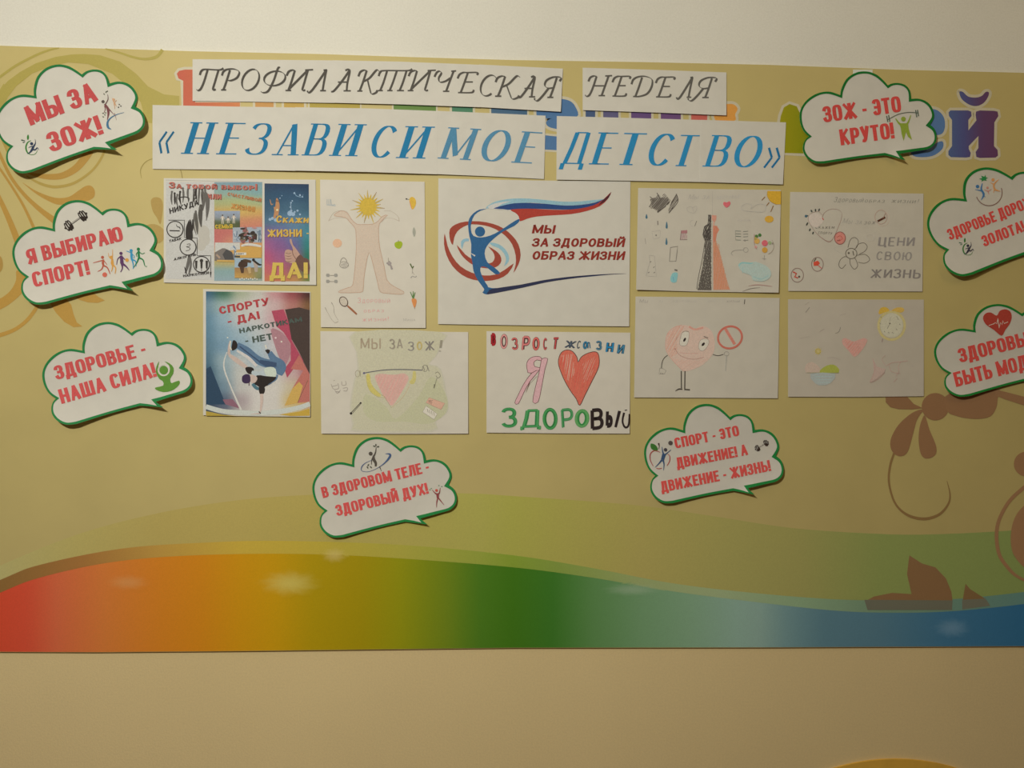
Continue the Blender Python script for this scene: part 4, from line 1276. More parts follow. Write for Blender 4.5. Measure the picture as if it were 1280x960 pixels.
k.fill([(640, 575), (812, 580), (812, 668), (640, 668)], (204, 152, 66))
k.line([(650, 572), (700, 560), (760, 566), (810, 576)], [14, 20, 20, 14], (204, 196, 176))
k.fill([(437, 625), (500, 590), (520, 592), (560, 610), (590, 640), (600, 685), (437, 690)], (122, 110, 98))
k.fill([(500, 640), (530, 600), (575, 620), (590, 680), (520, 682)], (80, 76, 72))
k.line([(450, 640), (480, 670)], 16, (170, 140, 112)); k.line([(455, 690), (595, 694)], 14, (204, 158, 72))
k.line([(585, 570), (600, 600), (596, 680)], [8, 16, 10], (116, 134, 148)); k.line([(560, 600), (575, 580), (610, 612)], 8, (190, 190, 182))
k.fill([(602, 625), (690, 625), (690, 645), (602, 645)], (206, 200, 180)); text(k, 'СПОРТ', (608, 642), (672, 642), 12, 'bold', BK)
k.line([(596, 656), (640, 658)], 10, (70, 70, 66), sm=0)
k.fill([(597, 668), (812, 672), (812, 745), (597, 745)], (150, 170, 176))
k.grid([(597, 745), (812, 748), (812, 832), (597, 828)], [[(164, 118, 66), (150, 112, 70), (140, 140, 84)], [(196, 146, 64), (184, 140, 66), (120, 130, 84)]], sub=3)
for pts, w, c in ((((650, 700), (680, 690), (730, 700)), (18, 26, 20), (84, 62, 44)), (((640, 745), (660, 720), (700, 722)), (40, 60, 30), (74, 54, 42)), (((655, 740), (660, 790)), (36, 20), (84, 60, 44)), (((745, 690), (765, 715), (770, 780)), (14, 34, 22), (170, 150, 130)), (((745, 685), (790, 720), (812, 722)), (14, 16, 8), (52, 46, 40)), (((710, 740), (720, 790)), (30, 20), (186, 152, 96))): k.line(list(pts), list(w), c)
k.dot(748, 684, 12, (44, 40, 38)); k.dot(655, 693, 10, (60, 48, 38))
for i in range(9): k.dot(640 + i * 17, 838 - (i % 2) * 6, 6, (216, 206, 184), n=8)
text(k, 'СЧАСТЛИВОЙ', (538, 168), (808, 222), 26, 'bold', (204, 118, 70))
text(k, 'ЖИЗНИ!', (566, 270), (756, 300), 40, 'bold', (206, 136, 60))
k.build('photo_panel', s, 'middle panel of small photographs on a teal, yellow and pink ground')
k = Ink(h, T=P1, start=.0006, d=1.2e-5)
for dx, c in ((4, (96, 64, 58)), (0, (198, 106, 86))):
    text(k, 'За тобой выбор!', (72 + dx, 110 + dx), (776 + dx, 126 + dx), 50, 'bold', c)
    text(k, 'или', (380 + dx, 198 + dx), (490 + dx, 200 + dx), 60, 'bold', c)
k.build('lettering', s, 'coral headline lettering with a dark edge')
k = Ink(h, T=P1, start=.0003, d=1.2e-5)
k.grid([(836, 72), (1190, 78), (1196, 855), (836, 855)], [[(58, 74, 96), (52, 72, 98), (48, 70, 96), (46, 66, 92)], [(54, 84, 106), (54, 86, 110), (56, 88, 112), (52, 82, 104)], [(62, 92, 112), (64, 98, 118), (70, 104, 122), (60, 96, 114)], [(76, 110, 128), (84, 118, 140), (92, 126, 146), (76, 120, 136)],
     [(120, 96, 134), (112, 104, 150), (92, 122, 152), (60, 134, 142)], [(164, 88, 128), (134, 88, 134), (104, 98, 142), (44, 128, 118)], [(186, 78, 108), (158, 88, 124), (150, 84, 120), (36, 116, 86)], [(196, 92, 92), (186, 92, 104), (150, 90, 90), (64, 108, 60)], [(198, 112, 70), (196, 110, 72), (190, 130, 66), (110, 122, 60)]], sub=4)
for pts, w in ((((880, 200), (890, 240), (905, 235)), (4, 8, 4)), (((935, 190), (940, 250), (930, 330)), (10, 34, 30)), (((915, 260), (922, 300), (915, 350)), (10, 16, 20))): k.line(list(pts), list(w), (190, 130, 80))
k.dot(938, 284, 9, (222, 200, 140)); k.line([(925, 210), (950, 215)], 10, (140, 92, 64))
for x, y, r in ((880, 360, 12), (900, 352, 12), (1050, 290, 9), (1042, 262, 6), (1048, 226, 7), (1058, 212, 6), (1040, 312, 22), (1065, 318, 16), (1100, 290, 9), (1078, 300, 8), (1075, 150, 8), (1120, 166, 8), (1140, 180, 6), (960, 190, 5), (975, 170, 4), (925, 365, 14), (1120, 320, 8)): k.dot(x, y, r, (146, 170, 186), n=10)
k.line([(1078, 140), (1090, 170), (1130, 180), (1146, 160)], [4, 6, 5, 2], (120, 152, 172)); k.line([(1045, 220), (1050, 300)], 6, (140, 164, 180))
YL = (208, 166, 60)
for dx, c in ((4, (128, 70, 60)), (0, YL)):
    text(k, 'Скажи', (925 + dx, 386 + dx), (1186, 388 + dx), 58, 'bold', c, slant=.15)
    text(k, 'ЖИЗНИ', (860 + dx, 500 + dx), (1134 + dx, 498 + dx), 60, 'bold', c)
k.line([(1172, 472), (1190, 472)], 8, YL, sm=0)
SK = (186, 142, 116)
k.fill([(1038, 520), (1052, 518), (1062, 560), (1085, 590), (1120, 640), (1150, 670), (1190, 684), (1190, 780), (1130, 740), (1060, 712), (1010, 700), (1000, 670), (996, 640), (1004, 608), (1030, 600), (1062, 612), (1058, 580), (1042, 550)], SK, sm=2)
k.fill([(1120, 640), (1150, 668), (1192, 684), (1194, 800), (1130, 770), (1080, 700)], (110, 76, 62), sm=2)
for y in (628, 650, 672, 694): k.line([(1002, y), (1030, y + 6), (1052, y)], [2, 4, 2], (120, 80, 64))
k.line([(1060, 600), (1064, 640), (1090, 680)], 5, (120, 80, 66))
for dx, c in ((5, (150, 96, 50)), (0, (206, 172, 66))): text(k, 'ДА!', (876 + dx, 832 + dx), (1182, 830 + dx), 126, 'bold', c)
k.build('blue_panel', s, 'right panel, blue at top and pink below, with yellow lettering and a thumb up')

P2 = crop(250, 355, 5.647)
s, h = flat_sheet('poster', 'portrait printed poster with a breakdancer balanced on one hand', 'poster', 'printed posters', [(22, 35), (400, 44), (780, 55), (778, 938), (400, 934), (22, 926)], P2, WHITE, .0022)
k = Ink(h, T=P2, start=.0003, d=1.2e-5)
B_, LB, WH = (98, 128, 140), (144, 166, 170), (188, 180, 164)
k.grid([(42, 52), (775, 62), (775, 918), (42, 925)], [
    [(58, 96, 120), (60, 104, 76), (160, 166, 130), (186, 180, 160), (190, 130, 126), (150, 70, 70), (74, 42, 38)],
    [(108, 138, 148), (150, 170, 158), (188, 182, 164), (196, 186, 172), (194, 160, 150), (176, 110, 96), (124, 86, 50)],
    [(92, 130, 146), (140, 166, 172), (182, 182, 170), (188, 180, 168), (196, 150, 146), (186, 96, 98), (92, 72, 62)],
    [(88, 126, 142), (124, 154, 164), (150, 170, 172), (176, 180, 172), (190, 168, 160), (176, 108, 108), (84, 66, 58)],
    [(86, 120, 134), (112, 144, 158), (132, 158, 168), (160, 174, 174), (186, 176, 168), (176, 124, 118), (84, 62, 54)],
    [(74, 108, 122), (140, 160, 160), (176, 176, 164), (150, 168, 172), (170, 172, 166), (182, 140, 132), (92, 60, 54)],
    [(52, 86, 104), (124, 146, 150), (182, 178, 162), (180, 178, 164), (190, 182, 168), (184, 150, 140), (168, 88, 92)],
    [(42, 70, 90), (104, 128, 138), (178, 172, 158), (194, 184, 168), (194, 184, 166), (186, 168, 130), (186, 104, 84)],
    [(40, 62, 80), (80, 92, 108), (160, 142, 136), (194, 184, 168), (192, 182, 164), (190, 160, 90), (190, 130, 76)],
    [(60, 76, 88), (100, 96, 104), (170, 160, 146), (194, 184, 166), (192, 182, 164), (188, 172, 130), (180, 160, 120)]], sub=5)
k.fill([(600, 180), (700, 165), (775, 185), (775, 640), (700, 480), (640, 380), (625, 270)], (74, 58, 50))
k.fill([(505, 190), (590, 178), (625, 270), (648, 400), (730, 545), (660, 600), (615, 662), (596, 600), (640, 540), (640, 420), (590, 340), (540, 300)], (178, 66, 84))
k.fill([(500, 320), (560, 330), (620, 390), (642, 470), (625, 530), (600, 570), (560, 520), (530, 440)], (168, 116, 118), sm=3)
k.fill([(640, 600), (700, 500), (775, 640), (775, 830), (690, 840), (600, 860), (650, 740), (730, 610)], (184, 100, 84))
k.fill([(650, 740), (700, 690), (726, 720), (690, 840), (596, 860)], (196, 152, 66)); k.line([(762, 680), (688, 838)], 3, (110, 84, 50))
k.fill([(75, 580), (170, 820), (180, 850), (42, 850), (42, 600)], (44, 68, 88)); k.fill([(180, 850), (160, 815), (230, 812), (285, 880)], (136, 90, 100))
k.line([(190, 480), (168, 580), (215, 720), (290, 890)], [5, 10, 10, 14], (196, 188, 172), sm=6)
k.line([(42, 866), (160, 898), (300, 908), (420, 912), (560, 900), (700, 872), (775, 846)], 34, (184, 184, 176), sm=6)
k.fill([(42, 896), (160, 922), (260, 932), (42, 930)], (172, 142, 44)); k.fill([(775, 878), (700, 900), (560, 922), (640, 932), (775, 930)], (186, 146, 44))
k.dot(195, 378, 5, (206, 200, 186)); k.dot(534, 380, 7, (220, 180, 176)); k.dot(575, 407, 6, (230, 200, 196))
k.build('gradient_backdrop', s, 'blue, pink and orange abstract backdrop')
k = Ink(h, T=P2, start=.0006, d=1.2e-5)
JN, JD = (84, 112, 136), (58, 78, 104); SKN = (190, 164, 144); BKD = (46, 38, 34)
k.line([(262, 430), (330, 470), (400, 530), (470, 560), (560, 570)], [40, 52, 56, 60, 60], JN)
k.line([(490, 480), (520, 530), (570, 580), (555, 640)], [34, 52, 76, 50], JN)
k.line([(420, 545), (480, 565), (540, 570)], [20, 44, 30], JD); k.line([(280, 440), (350, 495), (430, 555)], 10, JD)
k.line([(205, 500), (260, 540), (330, 590)], [20, 34, 24], SKN); k.line([(215, 400), (205, 440), (205, 500)], [10, 14, 22], SKN); k.line([(260, 470), (340, 520), (400, 580)], [14, 22, 20], (196, 186, 172))
k.fill([(232, 400), (252, 402), (264, 425), (258, 455), (228, 470), (222, 450)], BKD, sm=3); k.line([(216, 404), (212, 440), (222, 466)], 9, (208, 200, 184))
k.fill([(458, 468), (478, 460), (496, 468), (486, 492), (474, 490)], BKD)
k.line([(462, 430), (468, 455)], 10, (206, 198, 180))
k.fill([(322, 590), (355, 585), (380, 600), (372, 632), (345, 635), (325, 615)], BKD, sm=3)
k.line([(365, 620), (420, 640), (470, 620)], [20, 46, 50], (170, 178, 176)); k.fill([(455, 595), (520, 588), (540, 630), (520, 662), (470, 650)], (188, 194, 190), sm=3)
k.fill([(400, 645), (460, 650), (520, 655), (545, 660), (500, 705), (462, 722), (440, 740), (400, 715), (372, 700)], BKD, sm=2)
k.line([(545, 640), (535, 675), (480, 712)], [14, 8, 3], JN)
k.line([(370, 705), (400, 735), (430, 740)], [20, 24, 12], (70, 108, 116))
k.fill([(418, 720), (455, 730), (455, 765), (435, 782), (418, 765)], BKD, sm=3)
k.line([(434, 775), (436, 830), (425, 905)], [24, 20, 11], SKN); k.line([(360, 918), (425, 914)], [3, 9], SKN); k.line([(415, 900), (428, 914)], 7, BKD)
k.fill([(350, 645), (385, 645), (405, 665), (390, 695), (360, 695)], SKN, sm=3)
k.fill([(296, 670), (300, 650), (325, 636), (352, 645), (354, 690), (325, 702), (300, 692)], (62, 44, 72), sm=3); k.line([(346, 690), (346, 718)], [6, 5], (80, 50, 60))
k.build('breakdancer_figure', s, 'breakdancer in jeans and cap standing on one hand')
k = Ink(h, T=P2, start=.001)
CR, GN = (186, 62, 62), (76, 88, 76)
text(k, 'СПОРТУ', (140, 214), (490, 148), 54, 'bold', CR)
text(k, '- ДА!', (200, 292), (424, 244), 54, 'bold', CR)
text(k, 'НАРКОТИКАМ', (280, 348), (722, 264), 34, 'bold', GN)
text(k, '- НЕТ', (322, 424), (514, 390), 44, 'bold', GN)
k.build('lettering', s, 'red and grey-green slogan lettering')

Ink.sat = 1.0
P4 = crop(540, 220, 5.052)
s, h = flat_sheet('poster', 'large white logo sheet with a blue figure waving a tricolour ribbon', 'poster', 'printed posters', [(40, 15), (640, 28), (1253, 35), (1245, 950), (640, 944), (38, 935)], P4, WHITE, .0022)
k = Ink(h, T=P4, start=.0003, d=1.2e-5)
BR, BL, LBL, NV = (146, 66, 50), (46, 88, 122), (134, 166, 178), (44, 46, 66)
k.fill([(110, 380), (113, 335), (150, 305), (210, 288), (300, 286), (385, 302), (450, 330), (505, 375), (545, 430), (560, 500), (545, 560), (514, 612), (528, 560), (528, 500), (505, 430), (460, 375), (400, 335), (330, 312), (250, 305), (200, 320), (160, 350), (140, 390), (132, 435), (118, 415)], BR, sm=2)
k.fill([(80, 362), (76, 430), (92, 500), (130, 570), (190, 625), (260, 655), (340, 663), (420, 650), (480, 615), (516, 552), (460, 592), (400, 622), (330, 628), (250, 610), (180, 570), (130, 510), (98, 440)], BR, sm=2)
k.fill([(156, 434), (180, 490), (215, 530), (260, 562), (320, 580), (380, 582), (420, 565), (438, 535), (430, 500), (400, 470), (355, 445), (385, 480), (396, 515), (380, 545), (345, 552), (300, 545), (255, 525), (210, 495)], BR, sm=2)
k.fill([(230, 395), (200, 398), (182, 420), (190, 462), (200, 425), (215, 412), (232, 412)], LBL, sm=2)
k.fill([(365, 420), (420, 430), (460, 460), (484, 500), (484, 540), (455, 570), (468, 530), (455, 490), (420, 455), (380, 440)], LBL, sm=2)
k.fill([(345, 208), (300, 212), (262, 235), (235, 270), (228, 315), (236, 380), (248, 430), (246, 500), (255, 545), (262, 600), (290, 660), (330, 715), (318, 735), (340, 747), (370, 745), (440, 725), (560, 690), (700, 662), (850, 640), (1000, 626), (1150, 618), (1232, 617), (1150, 620), (1000, 635), (850, 650), (720, 670), (580, 700), (380, 708), (350, 690), (325, 650), (305, 600), (312, 572), (350, 580), (400, 620), (430, 612), (390, 575), (350, 545), (332, 490), (345, 445), (385, 400), (450, 350), (520, 315), (552, 285), (550, 270), (500, 298), (430, 345), (370, 375), (310, 388), (262, 378), (246, 340), (248, 295), (270, 245), (310, 218)], BL, sm=2)
k.fill([(380, 712), (560, 686), (700, 658), (850, 638), (1000, 625), (1150, 617), (1230, 617), (1150, 621), (1000, 634), (850, 652), (720, 672), (580, 704), (440, 732), (370, 745), (345, 745), (360, 725)], NV, sm=2)
k.dot(303, 351, 32, BL, n=26)
k.line([(246, 488), (272, 505)], [3, 10], (186, 178, 162))
k.fill([(338, 205), (380, 170), (440, 152), (520, 142), (620, 143), (720, 152), (830, 162), (940, 160), (1085, 146), (1030, 166), (940, 182), (840, 186), (740, 178), (640, 168), (560, 172), (480, 182), (420, 196)], LBL, sm=2)
k.fill([(350, 196), (400, 172), (500, 158), (440, 178), (390, 208)], (190, 184, 172), sm=2)
k.fill([(385, 208), (440, 188), (520, 172), (620, 170), (740, 178), (840, 187), (940, 183), (1030, 168), (1090, 145), (1060, 172), (1000, 196), (920, 208), (820, 212), (700, 208), (600, 206), (520, 210), (470, 214)], (42, 66, 108), sm=2)
k.fill([(495, 212), (600, 206), (700, 210), (820, 214), (930, 206), (1020, 185), (1080, 150), (1132, 100), (1110, 145), (1060, 190), (980, 220), (880, 240), (760, 248), (660, 256), (600, 270), (556, 286), (548, 255), (525, 232)], (158, 58, 46), sm=2)
k.fill([(1078, 152), (1110, 125), (1133, 98), (1118, 134), (1088, 165), (1050, 186)], (74, 36, 40))
k.line([(345, 206), (470, 214), (530, 240), (552, 272)], [3, 3, 3, 2], (196, 188, 172))
k.build('logo_figure', s, 'blue figure in brick red rings with a light blue, dark blue and red ribbon')
k = Ink(h, T=P4, start=.0006)
for t_, a, b, y in (('МЫ', 630, 772, 362), ('ЗА ЗДОРОВЫЙ', 630, 1212, 446), ('ОБРАЗ ЖИЗНИ', 630, 1212, 528)):
    text(k, t_, (a, y), (b, y + 2), 54, 'bold', (128, 44, 34), slant=.2)
k.build('lettering', s, 'dark red slanted capitals')

# ------------------------------------------------------------------ children's drawings
GRP = "children's drawings on white sheets"
PN = (134, 124, 108)
P3 = crop(395, 220, 4.921)
s, h = flat_sheet('drawing', 'tall drawing of a headless body under a yellow sun with fruit and a racket', 'drawing', GRP, [(25, 22), (340, 29), (668, 35), (675, 935), (340, 934), (30, 930)], P3, WARM, .002)
A3, B3 = crop(400, 230, 9.4815), crop(400, 320, 9.4815)
k = Ink(h, T=A3, start=.0003, d=1.2e-5)
body = [P3(p) for p in [(110, 240), (150, 215), (190, 225), (215, 262), (250, 296), (300, 298), (350, 296), (385, 275), (405, 250), (440, 240), (390, 292), (385, 360), (392, 440), (420, 560), (436, 640), (480, 680), (540, 712), (525, 728), (440, 722), (395, 712), (380, 660), (350, 540), (326, 470), (305, 560), (294, 640), (290, 700), (270, 716), (150, 718), (145, 706), (200, 686), (226, 670), (238, 580), (248, 450), (246, 360), (240, 320), (205, 280), (180, 255), (130, 248)]]
ident = lambda p: p
k.fill(body, (200, 172, 144, .62), T=ident, sm=2)
k.line(body, .8, (182, 150, 124), T=ident, closed=True, sm=2)
k.line([(100, 440), (160, 345), (240, 316), (310, 325), (345, 360)], [5, 4, 4, 3, 2], (170, 152, 130)); k.line([(110, 432), (180, 405), (260, 400), (320, 410)], 3, (176, 158, 138))
k.line([(940, 440), (920, 380), (840, 322), (760, 320)], [6, 4, 3, 3], (170, 152, 130)); k.line([(940, 440), (860, 408), (780, 405), (730, 450)], [6, 3, 3, 3], (176, 158, 138))
k.dot(570, 268, 100, (200, 167, 66), ry=105, n=30)
for i in range(22):
    a = 2 * PI * i / 22 + .1; r = 200 if i % 2 == 0 else 150
    if i in (4, 10): r = 215
    k.line([(570 + 92 * math.cos(a), 268 + 96 * math.sin(a)), (570 + r * math.cos(a), 268 + r * math.sin(a))], [24, 3], (204, 170, 60) if i % 2 else (190, 162, 84))
    if i % 3 == 0: k.line([(570 + 140 * math.cos(a), 268 + 140 * math.sin(a)), (570 + r * math.cos(a), 268 + r * math.sin(a))], 5, (150, 120, 100))
k.build('sun_and_body_drawing', s, 'peach coloured headless body with a yellow sun in place of the head')
k = Ink(h, T=A3, start=.0003, d=1.2e-5)
for x in (85, 105, 125): k.line([(x, 180), (x - 2, 245)], 5, (150, 158, 156))
k.line([(78, 245), (185, 258)], 12, (168, 172, 166, .8)); k.line([(128, 180), (140, 245), (180, 240)], 4, (150, 158, 156))
k.cut('drawn_building', s)
k.dot(205, 702, 55, (216, 170, 134), ry=52)
k.cut('drawn_orange', s)
k.fill([(1062, 170), (1095, 152), (1130, 180), (1138, 230), (1122, 275), (1096, 302), (1080, 270), (1062, 220)], (208, 168, 66), sm=3); k.line([(1064, 200), (1080, 270), (1096, 300)], 10, (206, 140, 76))
k.cut('drawn_mango', s)
k.line([(1024, 178), (1058, 184)], 5, (70, 60, 48)); k.dot(1024, 177, 9, (56, 52, 44))
k.cut('drawn_stalk', s)
k.fill([(1112, 512), (1132, 550), (1132, 590), (1116, 628), (1100, 590), (1098, 550)], (158, 154, 134), sm=3)
k.cut('drawn_cucumber', s)
k.fill([(885, 700), (920, 682), (960, 680), (978, 710), (960, 755), (930, 768), (890, 745)], (152, 166, 44), sm=3); k.line([(928, 690), (930, 664)], 5, (110, 110, 60))
k.cut('drawn_apple', s)
k.line([(240, 75), (255, 35), (285, 22), (310, 45), (318, 75)], 7, PN, T=B3); k.ring(285, 105, 52, 5, PN, ry=38, T=B3)
k.scribble([(240, 80), (335, 75), (345, 120), (300, 148), (245, 130)], 7, 4, (160, 150, 134), 20, T=B3)
k.cut('drawn_weight', s)
for y in (228, 300):
    if y == 300: k.cut('drawn_dumbbell', s)
    k.line([(75, y), (205, y + 4)], 6, PN, T=B3)
    for x in (85, 100, 180, 195): k.dot(x, y, 14, (150, 144, 130), ry=20, T=B3, n=12)
k.cut('drawn_dumbbell', s)
for x, y in ((800, 85), (820, 70), (835, 85), (815, 100), (835, 110), (845, 130), (850, 148)): k.dot(x, y, 13, (152, 140, 130), T=B3, n=12)
k.line([(808, 20), (812, 70)], 4, PN, T=B3)
k.cut('drawn_grapes', s)
k.line([(1068, 90), (1085, 125), (1098, 155)], [14, 12, 5], (84, 96, 48), T=B3); k.line([(1108, 120), (1095, 145)], [14, 6], (84, 96, 48), T=B3); k.line([(1096, 155), (1094, 210)], 3, PN, T=B3); k.line([(1098, 190), (1120, 225)], 3, PN, T=B3)
k.line([(1075, 260), (1095, 240), (1130, 250), (1142, 235)], [14, 10, 8, 12], (158, 150, 136), T=B3)
k.cut('drawn_sprout', s)
k.fill([(1085, 515), (1110, 500), (1140, 515), (1144, 550), (1128, 605), (1115, 610), (1098, 570)], (202, 130, 74), sm=3, T=B3); k.line([(1120, 600), (1122, 628)], 4, (120, 90, 60), T=B3)
for x, y in ((1070, 425), (1105, 418), (1128, 430)): k.line([(x, y), (1105, 505)], [8, 14], (92, 122, 68), T=B3)
k.cut('drawn_carrot', s)
k.ring(280, 540, 45, 8, (84, 64, 52), ry=60, a=-30, T=B3); k.dot(280, 540, 40, (196, 182, 158), ry=54, a=-30, T=B3)
for i in range(-3, 4):
    k.line([(262 + i * 10, 500), (292 + i * 10, 580)], 1.6, (150, 138, 120), T=B3)
k.line([(325, 590), (370, 630), (435, 690)], [18, 24, 20], (150, 96, 66), T=B3)
k.cut('drawn_racket', s)
k.line([(60, 610), (85, 660), (130, 740), (175, 788), (215, 775)], [7, 3, 3, 3, 3], PN, T=B3); k.line([(135, 550), (160, 600), (170, 680), (215, 760)], [8, 3, 3, 3], PN, T=B3)
k.build('drawn_skipping_rope', s)
k = Ink(h, T=B3, start=.0003, d=1.2e-5)
RP = (204, 146, 136, .9)
text(k, 'Здоровый', (450, 555), (830, 555), 62, 'hand', RP, jitter=.04); text(k, 'образ', (520, 668), (755, 668), 48, 'hand', RP, jitter=.04); text(k, 'жизни!', (500, 775), (815, 770), 52, 'hand', RP, jitter=.04)
text(k, 'Миша', (990, 772), (1130, 768), 34, 'hand', (164, 154, 138, .8), jitter=.04)
k.build('lettering', s, 'faint red handwriting')

P5 = crop(790, 230, 6.737)
s, h = flat_sheet('drawing', 'drawing of one figure split into a black half and an orange dress half', 'drawing', GRP, [(52, 33), (640, 42), (1255, 50), (1246, 500), (1235, 915), (960, 912), (500, 905), (35, 890)], P5, DULL, .002, side=.004)
k = Ink(h, T=P5, start=.0003, d=1.2e-5)
CB_ = (84, 76, 66)
k.line([(678, 60), (676, 880)], 2, (150, 140, 124), sm=0)
k.scribble([(645, 262), (666, 258), (666, 890), (555, 890), (590, 720), (612, 560), (612, 480), (595, 430), (605, 360), (640, 335)], 34, 6, CB_, 76); k.scribble([(645, 262), (666, 258), (666, 480), (610, 470), (598, 420), (610, 360), (640, 335)], 16, 8, (70, 63, 56), 60)
k.scribble([(640, 500), (668, 480), (668, 895), (552, 895), (575, 780)], 26, 6, (84, 76, 66), 100)
k.line([(612, 500), (590, 640), (560, 780), (545, 885)], 5, CB_); k.line([(560, 885), (668, 890)], 9, CB_)
OD = (178, 116, 84)
k.fill([(682, 480), (705, 480), (735, 560), (765, 680), (795, 800), (825, 890), (685, 892)], OD + (.75,)); k.scribble([(682, 480), (710, 480), (740, 570), (770, 690), (800, 810), (822, 888), (686, 890)], 26, 6, OD, 80)
k.fill([(682, 350), (715, 352), (735, 385), (715, 420), (705, 480), (682, 490)], (180, 106, 78, .95)); k.fill([(672, 262), (712, 265), (710, 300), (695, 325), (672, 300)], (198, 122, 98, .9)); k.line([(690, 320), (688, 352)], 12, (200, 130, 104, .8))
k.line([(730, 505), (735, 540)], 4, OD)
k.build('split_figure_drawing', s, 'figure half black and half orange')
k = Ink(h, T=P5, start=.0003, d=1.2e-5)
for p, n, a in (([(150, 110), (200, 125), (215, 80), (250, 115), (270, 75), (330, 140), (290, 175), (215, 240), (215, 200), (160, 210), (140, 190), (180, 140)], 14, 45), ([(200, 120), (290, 130), (280, 175), (200, 190)], 10, 20), ([(335, 140), (375, 80), (388, 120), (385, 155), (310, 240), (305, 225)], 7, 58)):
    k.scribble(p, n, 5, (84, 74, 64), a)
k.fill([(165, 130), (215, 110), (290, 130), (300, 170), (230, 215), (180, 200)], (92, 82, 72, .7), sm=2); k.scribble([(150, 125), (300, 110), (320, 160), (215, 235), (170, 200)], 14, 6, (78, 68, 58), 50)
k.line([(142, 192), (180, 140), (150, 105)], 4, CB_); k.line([(215, 240), (285, 185)], 8, CB_); k.line([(310, 245), (385, 150), (372, 82)], 6, CB_); k.line([(210, 75), (240, 130)], 7, CB_)
k.cut('drawn_dark_cloud', s)
for x, y, r in ((122, 272, 20), (292, 345, 30), (290, 482, 30)): k.fill([(x, y - r), (x + 9, y + r * .3), (x + 4, y + r), (x - 8, y + r * .8), (x - 7, y)], (66, 98, 108), sm=3); k.cut('drawn_raindrop', s)
k.line([(216, 310), (218, 345)], 8, (120, 108, 96)); k.line([(110, 455), (116, 505)], 5, (150, 138, 122))
k.cut('drawn_raindrop', s)
k.line([(165, 400), (240, 392), (235, 450), (180, 465), (168, 410)], 3, (158, 148, 132), sm=0); k.dot(203, 432, 7, (120, 112, 100))
k.cut('drawn_shape', s)
k.line([(322, 535), (385, 525), (370, 650), (315, 652), (324, 540)], 5, (112, 102, 90), sm=0)
k.cut('drawn_phone', s)
k.line([(148, 600), (190, 605), (205, 780), (118, 775), (150, 660), (146, 600)], 3, (150, 140, 124), sm=0)
for x, y in ((156, 655), (185, 700), (188, 745), (140, 745)): k.line([(x - 6, y + 4), (x + 6, y - 4)], 5, (110, 102, 90))
k.cut('drawn_dice_strip', s)
k.fill([(335, 760), (355, 745), (385, 750), (380, 800), (370, 828), (335, 828), (322, 800)], (120, 160, 170), sm=2); k.line([(358, 722), (382, 728)], 12, (96, 88, 78)); k.line([(345, 780), (352, 820)], 6, (96, 144, 158))
k.cut('drawn_bottle', s)
k.fill([(415, 392), (465, 388), (465, 415), (412, 415)], (150, 92, 92, .9)); k.line([(415, 392), (406, 470), (466, 468)], 4, (110, 88, 80), sm=0); k.scribble([(412, 415), (465, 415), (464, 465), (408, 468)], 6, 4, (160, 120, 118), 80)
k.cut('drawn_cigarette_pack', s)
k.line([(460, 205), (480, 190), (505, 195), (520, 245), (500, 240), (470, 230), (462, 205)], 3, (158, 148, 132)); k.line([(510, 200), (540, 185), (545, 215), (525, 245)], 3, (158, 148, 132))
k.cut('drawn_butterfly', s)
k.ring(515, 330, 26, 3, (158, 148, 132), a0=90, a1=270); k.line([(545, 310), (528, 355)], 4, (110, 100, 88))
k.cut('drawn_moon', s)
k.fill([(1142, 58), (1255, 60), (1254, 172), (1215, 172), (1165, 145), (1140, 100)], (188, 138, 42)); k.line([(1142, 60), (1140, 100), (1165, 145), (1215, 172)], 4, (150, 110, 40))
for a, b in (((1120, 108), (1092, 138)), ((1155, 155), (1132, 184)), ((1190, 182), (1168, 235))): k.line([a, b], [8, 6], (120, 88, 50))
k.cut('drawn_sun', s)
k.dot(1155, 296, 38, (184, 136, 50), ry=29)
k.cut('drawn_orange', s)
k.fill([(798, 200), (768, 172), (775, 150), (798, 156), (820, 145), (830, 168)], (190, 92, 92), sm=2)
k.cut('drawn_heart', s)
k.line([(920, 190), (960, 165), (1010, 180), (1000, 210), (1060, 170), (1120, 180), (1115, 230), (1050, 235), (940, 222), (918, 195)], 3, (158, 148, 132))
k.cut('drawn_cloud', s)
for y in (395, 418, 440, 470): k.line([(872, y), (918, y + 2)], 4 if y != 440 else 6, (104, 108, 92)); k.line([(935, y + 5), (978, y + 2)], 4, (110, 108, 94))
k.line([(870, 390), (872, 470)], 3, (140, 130, 114)); k.dot(950, 475, 8, (130, 120, 106))
k.cut('drawn_list', s)
k.ring(958, 555, 20, 4, (140, 130, 114)); k.line([(938, 555), (860, 560), (835, 585), (850, 600)], 4, (140, 130, 114))
k.cut('drawn_key', s)
for x, y, r, c in ((1048, 440, 14, (72, 100, 48)), (1076, 430, 14, (60, 96, 46)), (1052, 480, 24, (180, 138, 70)), (1040, 460, 14, (150, 130, 70)), (1118, 498, 26, (190, 86, 88)), (1118, 556, 24, (172, 126, 54)), (1160, 495, 15, (130, 140, 96)), (1042, 530, 12, (196, 130, 116)), (1185, 500, 8, (120, 110, 92))): k.dot(x, y, r, c, n=14)
k.line([(1030, 420), (1030, 500), (1050, 550)], 4, (150, 110, 100)); k.ring(1120, 520, 75, 4, (140, 124, 104), a0=-40, a1=70); k.line([(1115, 600), (1112, 640)], 4, PN); k.line([(1095, 625), (1130, 632)], 4, PN)
k.cut('drawn_fruit_bowl', s)
